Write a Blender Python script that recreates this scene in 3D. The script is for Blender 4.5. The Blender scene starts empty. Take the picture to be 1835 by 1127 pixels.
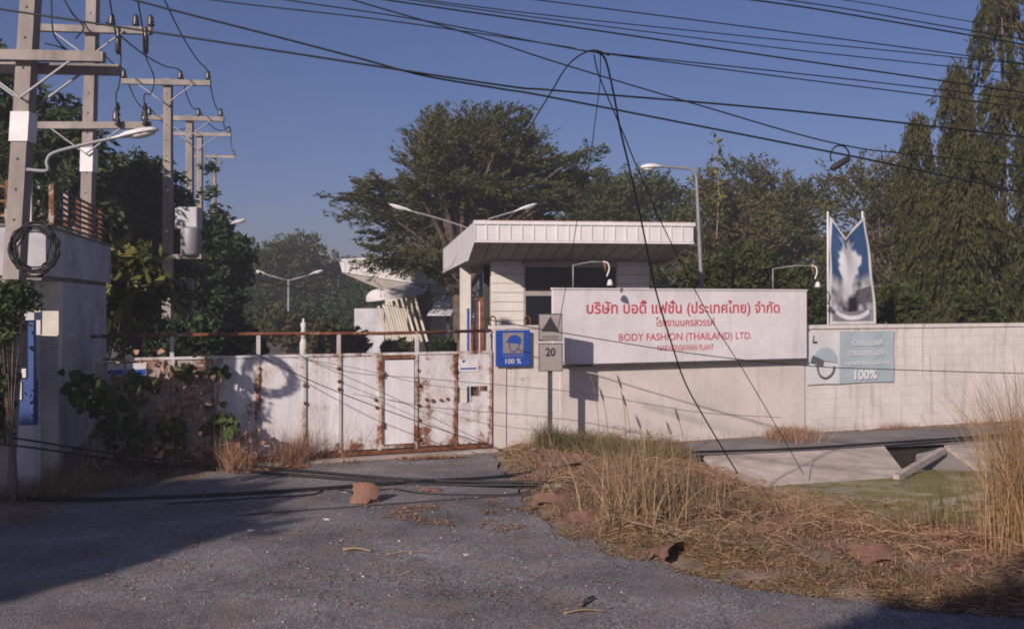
import bpy, math, random
import numpy as np
from mathutils import Vector, Matrix, noise as mnoise

random.seed(7)
rng = np.random.default_rng(7)
scene = bpy.context.scene
COL = scene.collection
R = math.radians

# ------------------------------------------------------------------ camera
EYE, FPX, CX, HY, W, H = 2.4, 1800.0, 917.5, 545.0, 1835.0, 1127.0
cam_d = bpy.data.cameras.new('camera')
cam_d.sensor_width = 36.0
cam_d.lens = 36.0 * FPX / W
cam_d.shift_y = -(H / 2 - HY) / W
cam_d.clip_end = 3000
cam = bpy.data.objects.new('camera', cam_d)
COL.objects.link(cam)
cam.location = (0, 0, EYE)
cam.rotation_euler = (R(90), 0, 0)
scene.camera = cam

# ------------------------------------------------------------------ sky, sun, exposure
SUN_EL = 24.0
SUN_H = Vector((0.5, 0.866, 0)).normalized()          # horizontal travel of the light
world = bpy.data.worlds.new('World')
scene.world = world
world.use_nodes = True
wn = world.node_tree
bg = wn.nodes['Background']
sky = wn.nodes.new('ShaderNodeTexSky')
sky.sky_type = 'NISHITA'
sky.sun_disc = False
sky.sun_elevation = R(SUN_EL)
sky.sun_rotation = math.atan2(-SUN_H.x, -SUN_H.y)
sky.altitude = 20
sky.air_density = 1.0
sky.dust_density = 1.0
sky.ozone_density = 7.0
tint = wn.nodes.new('ShaderNodeMix'); tint.data_type = 'RGBA'; tint.blend_type = 'MULTIPLY'
tint.inputs[0].default_value = 1.0; tint.inputs[7].default_value = (1.04, .785, .90, 1)
wn.links.new(sky.outputs[0], tint.inputs[6]); wn.links.new(tint.outputs[2], bg.inputs[0])
bg.inputs[1].default_value = 0.058
sun_d = bpy.data.lights.new('sun', 'SUN')
sun_d.energy = 4.15
sun_d.angle = R(0.55)
sun_d.color = (1.0, 0.86, 0.775)
sun = bpy.data.objects.new('sun', sun_d)
COL.objects.link(sun)
sdir = Vector((SUN_H.x * math.cos(R(SUN_EL)), SUN_H.y * math.cos(R(SUN_EL)), -math.sin(R(SUN_EL))))
sun.rotation_euler = sdir.to_track_quat('-Z', 'Y').to_euler()
sun.location = (-20, -40, 30)
vs = scene.view_settings
vs.view_transform = 'Standard'
vs.look = 'None'
vs.exposure = 0.36
scene.cycles.filter_width = 1.9
vs.gamma = 1.0
vs.use_curve_mapping = False

# ------------------------------------------------------------------ helpers: places
def P(px, py, Y):
    return Vector(((px - CX) / FPX * Y, Y, EYE - (py - HY) / FPX * Y))
def G(px, py, z=0.0):
    Y = (EYE - z) * FPX / (py - HY)
    return Vector(((px - CX) / FPX * Y, Y, z))
# frontage line: gate, pillar and boundary wall stand on it
FO = Vector((-0.34, 16.55, 0)); FT = math.atan(0.43)
FU = Vector((math.cos(FT), math.sin(FT), 0)); FV = Vector((-math.sin(FT), math.cos(FT), 0))
def FL(px, py=None, y=0.0):
    """distance along the frontage (and height) of the point seen at px, py, y metres behind its face"""
    k = (px - CX) / FPX
    o = FO + FV * y
    s = (k * o.y - o.x) / (FU.x - k * FU.y)
    if py is None:
        return s
    Y = o.y + FU.y * s
    return s, EYE - (py - HY) / FPX * Y
def FW(s, y, z):
    p = FO + FU * s + FV * y
    return Vector((p.x, p.y, z))

# ------------------------------------------------------------------ helpers: meshes
class MB:
    def __init__(self):
        self.v = []; self.f = []; self.sm = []
    def add(self, vs_, fs_, smooth=False):
        o = len(self.v)
        self.v += [tuple(p) for p in vs_]
        self.f += [tuple(o + i for i in f) for f in fs_]
        self.sm += [smooth] * len(fs_)
        return self
    def box(self, x0, x1, y0, y1, z0, z1, m=None, bev=0.0):
        if bev > 0:
            return self.bevbox(x0, x1, y0, y1, z0, z1, bev, m)
        p = [Vector((x, y, z)) for z in (z0, z1) for y in (y0, y1) for x in (x0, x1)]
        if m: p = [m @ q for q in p]
        return self.add(p, [(0, 2, 3, 1), (4, 5, 7, 6), (0, 1, 5, 4), (2, 6, 7, 3), (0, 4, 6, 2), (1, 3, 7, 5)])
    def bevbox(self, x0, x1, y0, y1, z0, z1, b, m=None):
        # box whose front (-y) edges are chamfered
        p = []
        for (y, i) in ((y1, 0), (y0 + b, 0), (y0, b)):
            p += [Vector((x0 + i, y, z0 + i)), Vector((x1 - i, y, z0 + i)), Vector((x1 - i, y, z1 - i)), Vector((x0 + i, y, z1 - i))]
        if m: p = [m @ q for q in p]
        f = [(3, 2, 1, 0), (8, 9, 10, 11)]
        for a in (0, 4):
            for k in range(4):
                f.append((a + k, a + (k + 1) % 4, a + 4 + (k + 1) % 4, a + 4 + k))
        return self.add(p, f)
    def beam(self, a, b, w, h, up=Vector((0, 0, 1))):
        a, b = Vector(a), Vector(b)
        d = (b - a).normalized()
        if abs(d.dot(up)) > .98: up = Vector((0, 1, 0))
        x = d.cross(up).normalized(); z = x.cross(d)
        p = [q + x * sx * w / 2 + z * sz * h / 2 for q in (a, b) for sx, sz in ((-1, -1), (1, -1), (1, 1), (-1, 1))]
        return self.add(p, [(3, 2, 1, 0), (4, 5, 6, 7), (0, 1, 5, 4), (1, 2, 6, 5), (2, 3, 7, 6), (3, 0, 4, 7)])
    def tube(self, pts, r, n=6, caps=True):
        pts = [Vector(p) for p in pts]
        rs = r if isinstance(r, (list, tuple)) else [r] * len(pts)
        up = None; vs_ = []
        for i, p in enumerate(pts):
            t = (pts[min(i + 1, len(pts) - 1)] - pts[max(i - 1, 0)]).normalized()
            if up is None:
                up = Vector((0, 0, 1)) if abs(t.z) < .9 else Vector((1, 0, 0))
            x = t.cross(up)
            if x.length < 1e-4: x = t.cross(Vector((.3, 1, .2)))
            x.normalize(); y = x.cross(t).normalized(); up = y
            for k in range(n):
                a = 2 * math.pi * k / n
                vs_.append(p + (x * math.cos(a) + y * math.sin(a)) * rs[i])
        fs_ = []
        for i in range(len(pts) - 1):
            for k in range(n):
                a, b = i * n + k, i * n + (k + 1) % n
                fs_.append((a, a + n, b + n, b))
        if caps:
            fs_.append(tuple(range(n))[::-1] if False else tuple(range(n)))
            fs_.append(tuple((len(pts) - 1) * n + k for k in reversed(range(n))))
        return self.add(vs_, fs_, True)
    def prism(self, poly, off):
        """poly: list of points (any plane); off: extrusion vector"""
        n = len(poly); off = Vector(off)
        a = [Vector(p) for p in poly]; b = [p + off for p in a]
        return self.add(a + b, [tuple(range(n)), tuple(reversed(range(n, 2 * n)))] + [(i, n + i, n + (i + 1) % n, (i + 1) % n) for i in range(n)])
    def quad(self, *p):
        return self.add(p, [tuple(range(len(p)))])
    def lathe(self, prof, c, n=12, axis='z'):
        c = Vector(c); vs_ = []
        for (r, h) in prof:
            for k in range(n):
                a = 2 * math.pi * k / n
                q = Vector((r * math.cos(a), r * math.sin(a), h))
                if axis == 'x': q = Vector((q.z, q.x, q.y))
                if axis == 'y': q = Vector((q.x, q.z, q.y))
                vs_.append(c + q)
        fs_ = [(i * n + k, i * n + (k + 1) % n, (i + 1) * n + (k + 1) % n, (i + 1) * n + k) for i in range(len(prof) - 1) for k in range(n)]
        fs_ += [tuple(reversed(range(n))), tuple((len(prof) - 1) * n + k for k in range(n))]
        return self.add(vs_, fs_, True)
    def mesh(self, name, mat, off=None):
        me = bpy.data.meshes.new(name)
        vv = self.v if off is None else [(p[0] - off[0], p[1] - off[1], p[2] - off[2]) for p in self.v]
        me.from_pydata(vv, [], self.f)
        me.polygons.foreach_set('use_smooth', self.sm)
        if mat: me.materials.append(mat)
        me.update()
        return me
    def build(self, name, mat, parent=None, fix=True):
        off = None
        if parent is not None and parent.get('_world'):
            q = parent
            off = q['_org']
        me = self.mesh(name, mat, off)
        if fix: recalc(me)
        o = bpy.data.objects.new(name, me)
        COL.objects.link(o)
        if parent is not None:
            o.parent = parent
            if parent.get('_world'):
                o['_world'] = 1; o['_org'] = parent['_org']
        return o
import bmesh
def recalc(me):
    bm = bmesh.new(); bm.from_mesh(me)
    bmesh.ops.recalc_face_normals(bm, faces=bm.faces)
    bm.to_mesh(me); bm.free()

def tag(o, label=None, cat=None, group=None, kind=None):
    if label: o['label'] = label
    if cat: o['category'] = cat
    if group: o['group'] = group
    if kind: o['kind'] = kind
    return o
def thing(name, label, cat, org=(0, 0, 0), group=None):
    """Empty at a thing's base; its parts' meshes are written in world coordinates and shifted to it"""
    o = bpy.data.objects.new(name, None)
    COL.objects.link(o); o.location = org
    o.empty_display_size = .2
    o['_world'] = 1; o['_org'] = tuple(org)
    return tag(o, label, cat, group)
def fthing(name, label, cat, s, y=0.0, z=0.0, group=None):
    """Empty on the frontage frame; parts written in local x along the wall, y into it, z up (origin at s, y, z)"""
    o = bpy.data.objects.new(name, None)
    COL.objects.link(o); o.location = FW(s, y, z); o.rotation_euler = (0, 0, FT)
    return tag(o, label, cat, group)
def single(mb, name, mat, label, cat, group=None, kind=None, org=None):
    if org is None:
        a = np.array(mb.v); org = (float((a[:, 0].min() + a[:, 0].max()) / 2), float((a[:, 1].min() + a[:, 1].max()) / 2), float(a[:, 2].min()))
    me = mb.mesh(name, mat, org); recalc(me)
    o = bpy.data.objects.new(name, me); COL.objects.link(o); o.location = org
    return tag(o, label, cat, group, kind)
def npmesh(name, V, F, mat, parent=None, smooth=False, org=None):
    """V (n,3), F (m,k) constant k"""
    V = np.asarray(V, np.float32)
    if parent is not None and parent.get('_world'): org = parent['_org']
    if org is not None: V = V - np.array(org, np.float32)
    F = np.asarray(F, np.int32)
    me = bpy.data.meshes.new(name)
    me.vertices.add(len(V)); me.vertices.foreach_set('co', V.ravel())
    m, k = F.shape
    me.loops.add(m * k); me.loops.foreach_set('vertex_index', F.ravel())
    me.polygons.add(m); me.polygons.foreach_set('loop_start', np.arange(0, m * k, k, dtype=np.int32))
    me.polygons.foreach_set('loop_total', np.full(m, k, np.int32))
    if smooth: me.polygons.foreach_set('use_smooth', np.ones(m, bool))
    me.materials.append(mat)
    me.update(calc_edges=True)
    o = bpy.data.objects.new(name, me); COL.objects.link(o)
    if parent is not None: o.parent = parent
    elif org is not None: o.location = org
    return o
def crom(pts, n=10):
    pts = [Vector(p) for p in pts]
    if len(pts) == 2: return [pts[0].lerp(pts[1], i / n) for i in range(n + 1)]
    q = [pts[0] * 2 - pts[1]] + pts + [pts[-1] * 2 - pts[-2]]
    out = []
    for i in range(1, len(q) - 2):
        a, b, c, d = q[i - 1:i + 3]
        for k in range(n):
            t = k / n
            out.append(.5 * ((2 * b) + (c - a) * t + (2 * a - 5 * b + 4 * c - d) * t * t + (3 * b - a - 3 * c + d) * t ** 3))
    out.append(pts[-1])
    return out
_font_cache = {}
def text_mesh(s, width, mat, height=None, bold=0.0, thick=0.002):
    """letters as a thin mesh in local x / z facing -y, centred on x, baseline at z = 0, fitted to width (and height)"""
    cu = bpy.data.curves.new('lettering', 'FONT')
    cu.body = s; cu.align_x = 'CENTER'; cu.size = 1.0; cu.offset = bold; cu.resolution_u = 3
    o = bpy.data.objects.new('lettering_tmp', cu); COL.objects.link(o)
    dg = bpy.context.evaluated_depsgraph_get()
    me = bpy.data.meshes.new_from_object(o.evaluated_get(dg))
    bpy.data.objects.remove(o); bpy.data.curves.remove(cu)
    n = len(me.vertices); co = np.zeros(n * 3, np.float32); me.vertices.foreach_get('co', co); co = co.reshape(-1, 3)
    x0, x1, y0, y1 = co[:, 0].min(), co[:, 0].max(), co[:, 1].min(), co[:, 1].max()
    sx = width / (x1 - x0); sz = sx if height is None else height / (y1 - y0)
    out = np.zeros_like(co); out[:, 0] = (co[:, 0] - (x0 + x1) / 2) * sx; out[:, 2] = co[:, 1] * sz
    me.vertices.foreach_set('co', out.ravel()); me.materials.clear(); me.materials.append(mat); me.update()
    return me
def text_part(s, width, mat, parent, x, y, z, height=None, bold=0.0, name='lettering'):
    me = text_mesh(s, width, mat, height, bold); me.name = name
    o = bpy.data.objects.new(name, me); COL.objects.link(o); o.parent = parent; o.location = (x, y, z)
    return o

# ------------------------------------------------------------------ helpers: materials
def nt(name):
    m = bpy.data.materials.new(name); m.use_nodes = True
    t = m.node_tree; b = t.nodes['Principled BSDF']
    return m, t, b
def N(t, kind, **kw):
    n = t.nodes.new('ShaderNode' + kind)
    for k, v in kw.items(): setattr(n, k, v)
    return n
def coords(t, scale=(1, 1, 1), kind='Object'):
    tc = N(t, 'TexCoord'); mp = N(t, 'Mapping'); mp.inputs['Scale'].default_value = scale
    t.links.new(tc.outputs[kind], mp.inputs[0]); return mp.outputs[0]
def wcoords(t, scale=(1, 1, 1)):
    g = N(t, 'NewGeometry'); mp = N(t, 'Mapping'); mp.inputs['Scale'].default_value = scale
    t.links.new(g.outputs['Position'], mp.inputs[0]); return mp.outputs[0]
def noise(t, vec, scale, detail=4, rough=.55):
    n = N(t, 'TexNoise'); n.inputs['Scale'].default_value = scale; n.inputs['Detail'].default_value = detail; n.inputs['Roughness'].default_value = rough
    t.links.new(vec, n.inputs['Vector']); return n.outputs['Fac']
def ramp(t, fac, stops):
    r = N(t, 'ValToRGB'); e = r.color_ramp.elements
    while len(e) < len(stops): e.new(.5)
    for el, (p, c) in zip(e, stops):
        el.position = p; el.color = (c, c, c, 1) if isinstance(c, (int, float)) else (*c, 1)
    t.links.new(fac, r.inputs[0]); return r.outputs[0]
def mix(t, fac, a, b, mode='MIX'):
    m = N(t, 'Mix', data_type='RGBA', blend_type=mode)
    for sock, v in ((m.inputs[0], fac), (m.inputs[6], a), (m.inputs[7], b)):
        if hasattr(v, 'links') or hasattr(v, 'is_output'): t.links.new(v, sock)
        elif isinstance(v, (int, float)): sock.default_value = v
        else: sock.default_value = (*v, 1)
    return m.outputs[2]
def mathn(t, op, a, b=0.5, c=None):
    m = N(t, 'Math', operation=op)
    for i, v in enumerate((a, b, c)):
        if v is None: continue
        if hasattr(v, 'links'): t.links.new(v, m.inputs[i])
        else: m.inputs[i].default_value = v
    return m.outputs[0]
def bump(t, b, h, strength=.3, dist=.02):
    n = N(t, 'Bump'); n.inputs['Strength'].default_value = strength; n.inputs['Distance'].default_value = dist
    t.links.new(h, n.inputs['Height']); t.links.new(n.outputs[0], b.inputs['Normal'])
def basic(name, c, rough=.7, var=.18, scale=6.0, metal=0.0, bmp=.15, bdist=.01, dirt=None, dirt_amt=.5, vec=(1, 1, 1), spec=.3):
    """colour with two octaves of mottling, optional dirt colour in blotches, fine relief"""
    m, t, b = nt(name)
    v = coords(t, vec)
    n1 = noise(t, v, scale, 6, .6)
    lo = tuple(x * (1 - var) for x in c); hi = tuple(min(1, x * (1 + var)) for x in c)
    col = ramp(t, n1, [(.3, lo), (.7, hi)])
    if dirt:
        n2 = noise(t, v, scale * .45, 8, .7)
        f = ramp(t, n2, [(.5 - .05, 0.0), (.72, dirt_amt)])
        col = mix(t, f, col, dirt)
    t.links.new(col, b.inputs['Base Color'])
    b.inputs['Roughness'].default_value = rough; b.inputs['Metallic'].default_value = metal
    b.inputs['Specular IOR Level'].default_value = spec
    if bmp: bump(t, b, noise(t, v, scale * 8, 4), bmp, bdist)
    return m
def rusty(name, paint, rust_lo=.52, streak=6.0, low=0.0, seam=0.0):
    """peeling paint over rusty steel: vertical streaks, pits and blotches"""
    m, t, b = nt(name)
    v = coords(t); vst = coords(t, (streak, streak, .7))
    blot = noise(t, v, 1.6, 9, .72); st = noise(t, vst, 1.0, 6, .6); fine = noise(t, v, 22, 5, .7)
    mask = mathn(t, 'ADD', mathn(t, 'MULTIPLY', blot, .62), mathn(t, 'ADD', mathn(t, 'MULTIPLY', st, .2), mathn(t, 'MULTIPLY', fine, .2)))
    gc = N(t, 'TexCoord'); gs = N(t, 'SeparateXYZ'); t.links.new(gc.outputs['Generated'], gs.inputs[0])
    edge = mathn(t, 'ABSOLUTE', mathn(t, 'SUBTRACT', gs.outputs['X'], .5))
    if seam: mask = mathn(t, 'ADD', mask, ramp(t, edge, [(.40, 0.0), (.5, seam)]))
    if low:
        tc = N(t, 'TexCoord'); sp = N(t, 'SeparateXYZ'); t.links.new(tc.outputs['Object'], sp.inputs[0])
        mask = mathn(t, 'ADD', mask, ramp(t, sp.outputs['Z'], [(0.0, low), (.38, 0.0)]))
    f = ramp(t, mask, [(rust_lo, 0.0), (rust_lo + .05, 1.0)])
    halo = ramp(t, mask, [(rust_lo - .07, 0.0), (rust_lo, .5)])
    pc = ramp(t, noise(t, vst, 2.2, 5, .6), [(.3, tuple(x * .8 for x in paint)), (.65, paint)])
    pc = mix(t, ramp(t, noise(t, vst, 1.1, 7, .7), [(.52, 0.0), (.72, .45)]), pc, (.33, .29, .26))
    pc = mix(t, halo, pc, (.43, .33, .26))
    rc = ramp(t, noise(t, v, 9, 6, .7), [(.3, (.06, .024, .016)), (.55, (.2, .075, .035)), (.75, (.33, .15, .08))])
    t.links.new(mix(t, f, pc, rc), b.inputs['Base Color'])
    t.links.new(ramp(t, f, [(0, .5), (1, .9)]), b.inputs['Roughness'])
    b.inputs['Specular IOR Level'].default_value = .3
    bump(t, b, mathn(t, 'ADD', f, mathn(t, 'MULTIPLY', fine, .8)), .5, .004)
    return m
def leafmat(name, cols, trans=.3, blot=None):
    m = bpy.data.materials.new(name); m.use_nodes = True
    t = m.node_tree; t.nodes.clear()
    out = N(t, 'OutputMaterial'); g = N(t, 'NewGeometry')
    col = ramp(t, g.outputs['Random Per Island'], [(i / max(1, len(cols) - 1), c) for i, c in enumerate(cols)])
    if blot:
        f = ramp(t, noise(t, coords(t), .45, 3), [(.47, 0.0), (.6, .75)])
        col = mix(t, f, col, blot)
    d = N(t, 'BsdfDiffuse'); tr = N(t, 'BsdfTranslucent'); mx = N(t, 'MixShader'); mx.inputs[0].default_value = trans
    t.links.new(col, d.inputs[0]); t.links.new(col, tr.inputs[0])
    t.links.new(d.outputs[0], mx.inputs[1]); t.links.new(tr.outputs[0], mx.inputs[2]); t.links.new(mx.outputs[0], out.inputs[0])
    return m

M = {}
# asphalt: worn grey with pale aggregate, dusty patches and darker repairs
m, t, b = nt('asphalt'); v = coords(t)
vor = N(t, 'TexVoronoi'); vor.inputs['Scale'].default_value = 60; t.links.new(v, vor.inputs['Vector'])
agg = ramp(t, vor.outputs['Color'], [(.15, (.12, .113, .117)), (.55, (.2, .19, .195)), (.9, (.34, .325, .33))])
big = ramp(t, noise(t, v, .7, 6, .65), [(.34, .62), (.68, 1.3)])
c_ = mix(t, 1.0, agg, big, 'MULTIPLY')
c_ = mix(t, ramp(t, noise(t, v, 1.7, 8, .75), [(.48, 0.0), (.66, .6)]), c_, (.25, .195, .165))
crk = N(t, 'TexVoronoi', feature='DISTANCE_TO_EDGE'); crk.inputs['Scale'].default_value = .8
wv = N(t, 'Mix', data_type='VECTOR'); wv.inputs[0].default_value = .12
nz = N(t, 'TexNoise'); nz.inputs['Scale'].default_value = 3; nz.inputs['Detail'].default_value = 6; t.links.new(v, nz.inputs['Vector'])
t.links.new(v, wv.inputs[4]); t.links.new(nz.outputs['Color'], wv.inputs[5]); t.links.new(wv.outputs[1], crk.inputs['Vector'])
c_ = mix(t, ramp(t, crk.outputs['Distance'], [(0.0, .38), (.01, 0.0)]), c_, (.04, .037, .037))
c_ = mix(t, ramp(t, noise(t, v, .33, 5, .6), [(.52, 0.0), (.58, .35)]), c_, (.1, .094, .098))
c_ = mix(t, ramp(t, noise(t, v, 2.6, 3, .5), [(.68, 0.0), (.74, .6)]), c_, (.07, .062, .06))
t.links.new(c_, b.inputs['Base Color']); b.inputs['Roughness'].default_value = .9; b.inputs['Specular IOR Level'].default_value = .2
bump(t, b, mathn(t, 'ADD', vor.outputs['Distance'], mathn(t, 'MULTIPLY', noise(t, v, 3, 4), 1.5)), .6, .01)
M['asphalt'] = m
M['soil'] = basic('soil', (.19, .135, .1), .95, .45, 3.0, dirt=(.3, .21, .145), dirt_amt=.8, bmp=.9, bdist=.04)
M['yard'] = basic('yard_ground', (.14, .12, .1), .95, .3, .6, dirt=(.1, .11, .05), dirt_amt=.8, bmp=.5, bdist=.03)
M['concrete'] = basic('weathered_concrete', (.44, .375, .335), .9, .25, 2.4, dirt=(.15, .115, .09), dirt_amt=.8, bmp=.6, bdist=.012, vec=(.6, 1.6, 2.5))
M['concrete_dark'] = basic('dark_concrete', (.22, .2, .19), .9, .25, 2.0, dirt=(.1, .085, .07), dirt_amt=.7, bmp=.5, bdist=.01)
M['pole'] = basic('pole_concrete', (.29, .255, .235), .9, .25, 3.0, dirt=(.13, .115, .1), dirt_amt=.8, bmp=.5, vec=(1, 1, .35))
M['hole'] = basic('hole_shadow_concrete', (.08, .07, .065), .9, .2, 5)
M['bluegrey_wall'] = basic('shop_render', (.5, .5, .53), .85, .12, 1.6, dirt=(.2, .19, .18), dirt_amt=.85, bmp=.3)
M['cream'] = basic('cream_paint', (.6, .56, .5), .7, .1, 2.0, dirt=(.33, .28, .22), dirt_amt=.5, bmp=.15)
# painted wall: warm white with grime blotches, run-off streaks and a mouldy foot
def wallpaint(name, c, grime=.55):
    m, t, b = nt(name); v = wcoords(t); vs_ = wcoords(t, (5, 5, .5))
    col = ramp(t, noise(t, v, 1.4, 7, .65), [(.32, tuple(x * .82 for x in c)), (.65, c)])
    col = mix(t, ramp(t, noise(t, vs_, 1.3, 6, .65), [(.53, 0.0), (.75, grime)]), col, (.29, .26, .235))
    col = mix(t, ramp(t, noise(t, v, 4.5, 9, .8), [(.59, 0.0), (.68, grime * .8)]), col, (.2, .17, .15))
    t.links.new(col, b.inputs['Base Color']); b.inputs['Roughness'].default_value = .85; b.inputs['Specular IOR Level'].default_value = .2
    bump(t, b, noise(t, v, 40, 5, .7), .25, .004); return m
M['wall'] = wallpaint('boundary_wall_paint', (.7, .65, .615), .8)
M['wall_smooth'] = wallpaint('rendered_wall_paint', (.66, .6, .555), .3)
M['guard_wall'] = wallpaint('guardhouse_paint', (.66, .62, .57), .2)
M['board'] = wallpaint('sign_board_paint', (.72, .685, .7), .3)
M['white_metal'] = wallpaint('painted_sheet_white', (.66, .64, .645), .3)
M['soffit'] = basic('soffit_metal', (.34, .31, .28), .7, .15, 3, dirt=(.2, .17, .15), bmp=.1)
M['red_letter'] = basic('red_letter_paint', (.5, .07, .09), .6, .2, 8, bmp=.05)
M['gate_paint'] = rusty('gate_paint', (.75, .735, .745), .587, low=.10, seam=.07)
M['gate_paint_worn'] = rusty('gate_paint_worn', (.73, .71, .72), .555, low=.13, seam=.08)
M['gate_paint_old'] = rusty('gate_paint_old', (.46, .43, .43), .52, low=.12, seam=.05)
M['gate_rib'] = rusty('gate_rib_paint', (.6, .57, .56), .535, low=.06)
M['gate_door'] = rusty('gate_door_paint', (.77, .755, .765), .63, low=.08)
M['gate_rust'] = rusty('gate_rib_rust', (.5, .44, .4), .47)
M['rail_rust'] = rusty('rail_rust', (.45, .4, .38), .42)
M['post_white'] = rusty('post_white_paint', (.58, .55, .54), .58)
M['rust_plain'] = rusty('plain_rust', (.2, .1, .06), .3)
M['cable'] = basic('black_cable', (.012, .012, .014), .5, .3, 10, bmp=0)
M['cable_grey'] = basic('grey_cable', (.05, .05, .055), .5, .3, 10, bmp=0)
M['insulator'] = basic('dark_porcelain', (.035, .03, .03), .3, .2, 10, bmp=0, spec=.5)
M['steel'] = basic('galvanised_steel', (.24, .24, .26), .55, .15, 6, metal=.2, dirt=(.2, .15, .12), dirt_amt=.4, bmp=.05)
M['lamp_shell'] = basic('lamp_shell_grey', (.62, .62, .62), .45, .1, 8, dirt=(.3, .27, .22), dirt_amt=.4, bmp=0)
M['lamp_glass'] = basic('lamp_diffuser', (.75, .73, .7), .25, .08, 8, bmp=0, spec=.5)
M['blue_sign'] = basic('blue_sign_paint', (.02, .075, .36), .5, .15, 5, bmp=.05)
M['sign_grey'] = basic('shade_grey_sign_face', (.27, .24, .23), .6, .12, 7, dirt=(.24, .2, .17), dirt_amt=.5, bmp=.05)  # grey darkened in the colour because the warning sign faces away from light
M['sign_white'] = basic('sign_white', (.68, .66, .66), .6, .1, 6, bmp=.05)
M['sign_black'] = basic('sign_black', (.025, .024, .028), .6, .3, 8, bmp=.05)
M['dark_post'] = basic('dark_sign_post', (.06, .055, .06), .6, .25, 8, bmp=.1)
M['banner_grey'] = basic('banner_greyblue', (.37, .44, .48), .6, .07, 3, bmp=.05)
M['banner_pale'] = basic('banner_pale', (.6, .6, .62), .6, .07, 3, bmp=.05)
M['banner_text'] = basic('banner_white_print', (.74, .74, .75), .6, .05, 3, bmp=0)
M['banner_dark'] = basic('banner_dark_print', (.1, .11, .12), .6, .2, 8, bmp=0)
m, t, b = nt('dark_window'); b.inputs['Base Color'].default_value = (.012, .014, .018, 1); b.inputs['Roughness'].default_value = .12; b.inputs['Specular IOR Level'].default_value = .25
M['glass'] = m
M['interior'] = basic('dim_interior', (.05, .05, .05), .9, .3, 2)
M['tile'] = basic('terracotta', (.27, .14, .095), .95, .35, 9, dirt=(.15, .11, .09), dirt_amt=.9, bmp=.8, bdist=.02)
M['rust_sheet'] = basic('rusted_sheet', (.19, .105, .07), .9, .4, 8, dirt=(.11, .075, .06), dirt_amt=.6, bmp=.5)
M['bark'] = basic('bark', (.12, .09, .07), .95, .3, 5, bmp=.8, bdist=.03, vec=(1, 1, .25))
M['stem'] = basic('dry_stem', (.26, .19, .125), .9, .25, 8, bmp=.2)
M['white_bit'] = basic('litter_white', (.7, .7, .7), .6, .1, 10, bmp=0)
M['yellow_strut'] = basic('yellow_strut_paint', (.5, .45, .32), .6, .15, 3)
M['blue_door'] = basic('blue_panel', (.03, .065, .2), .45, .2, 3, bmp=.05)
M['culvert_shade'] = basic('culvert_shade_dark', (.03, .027, .02), .7, .3, 5)  # near-black colour standing in for the shade inside the culvert
# ditch water under a skin of algae
m, t, b = nt('algae_water'); v = coords(t)
f = ramp(t, noise(t, v, 1.1, 8, .7), [(.36, (.14, .125, .036)), (.5, (.21, .18, .05)), (.7, (.27, .225, .07))])
f = mix(t, ramp(t, noise(t, v, 26, 4, .6), [(.4, 0.0), (.7, .6)]), f, (.14, .125, .04))
t.links.new(f, b.inputs['Base Color'])
t.links.new(ramp(t, noise(t, v, 2.2, 6, .6), [(.44, .12), (.56, .7)]), b.inputs['Roughness'])
bump(t, b, noise(t, v, 30, 3), .12, .004)
M['water'] = m
# foliage
M['leaf_feather'] = leafmat('feathery_leaves', [(.045, .062, .024), (.08, .095, .036), (.12, .125, .05), (.06, .078, .028), (.14, .125, .06)], .32, (.125, .108, .052))
M['leaf_dark'] = leafmat('dark_leaves', [(0.0228, 0.0418, 0.0228), (0.0418, 0.0684, 0.0304), (0.0665, 0.095, 0.038), (0.095, 0.114, 0.057)], .25)
M['leaf_mid'] = leafmat('mid_leaves', [(0.0375, 0.054, 0.018), (0.0675, 0.087, 0.027), (0.105, 0.12, 0.039), (0.0525, 0.0675, 0.024)], .3)
M['leaf_olive'] = leafmat('olive_leaves', [(.055, .064, .026), (.095, .1, .04), (.14, .128, .052), (.07, .075, .03)], .3, (.145, .11, .056))
M['leaf_column'] = leafmat('column_tree_leaves', [(.024, .034, .013), (.045, .055, .02), (.075, .078, .03), (.12, .105, .045), (.035, .045, .017)], .28, (.085, .075, .034))
M['leaf_creeper'] = leafmat('creeper_leaves', [(.03, .055, .02), (.055, .085, .03), (.09, .12, .045), (.14, .15, .06)], .35)
M['leaf_yellow'] = leafmat('yellowing_leaves', [(.06, .09, .03), (.1, .12, .04), (.3, .26, .08)], .35)
M['straw'] = leafmat('dry_grass', [(0.24, 0.165, 0.101), (0.396, 0.274, 0.168), (0.528, 0.376, 0.235), (0.3, 0.188, 0.123), (0.18, 0.142, 0.0784), (0.216, 0.188, 0.0896)], .25)
M['straw_red'] = leafmat('reddish_dry_grass', [(0.3, 0.165, 0.108), (0.425, 0.248, 0.162), (0.55, 0.341, 0.227), (0.225, 0.127, 0.0864), (0.237, 0.176, 0.0918)], .25)
M['grass_green'] = leafmat('green_grass', [(.08, .082, .035), (.14, .13, .055), (.22, .18, .09), (.3, .22, .12), (.1, .1, .04)], .3)
M['litter'] = leafmat('leaf_litter', [(0.208, 0.103, 0.055), (0.39, 0.207, 0.11), (0.494, 0.287, 0.165), (0.156, 0.0805, 0.0495), (0.26, 0.127, 0.077)], .1)
M['reed'] = leafmat('reed_straw', [(.3, .19, .1), (.42, .29, .16), (.24, .15, .08), (.5, .36, .21)], .25)

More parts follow.
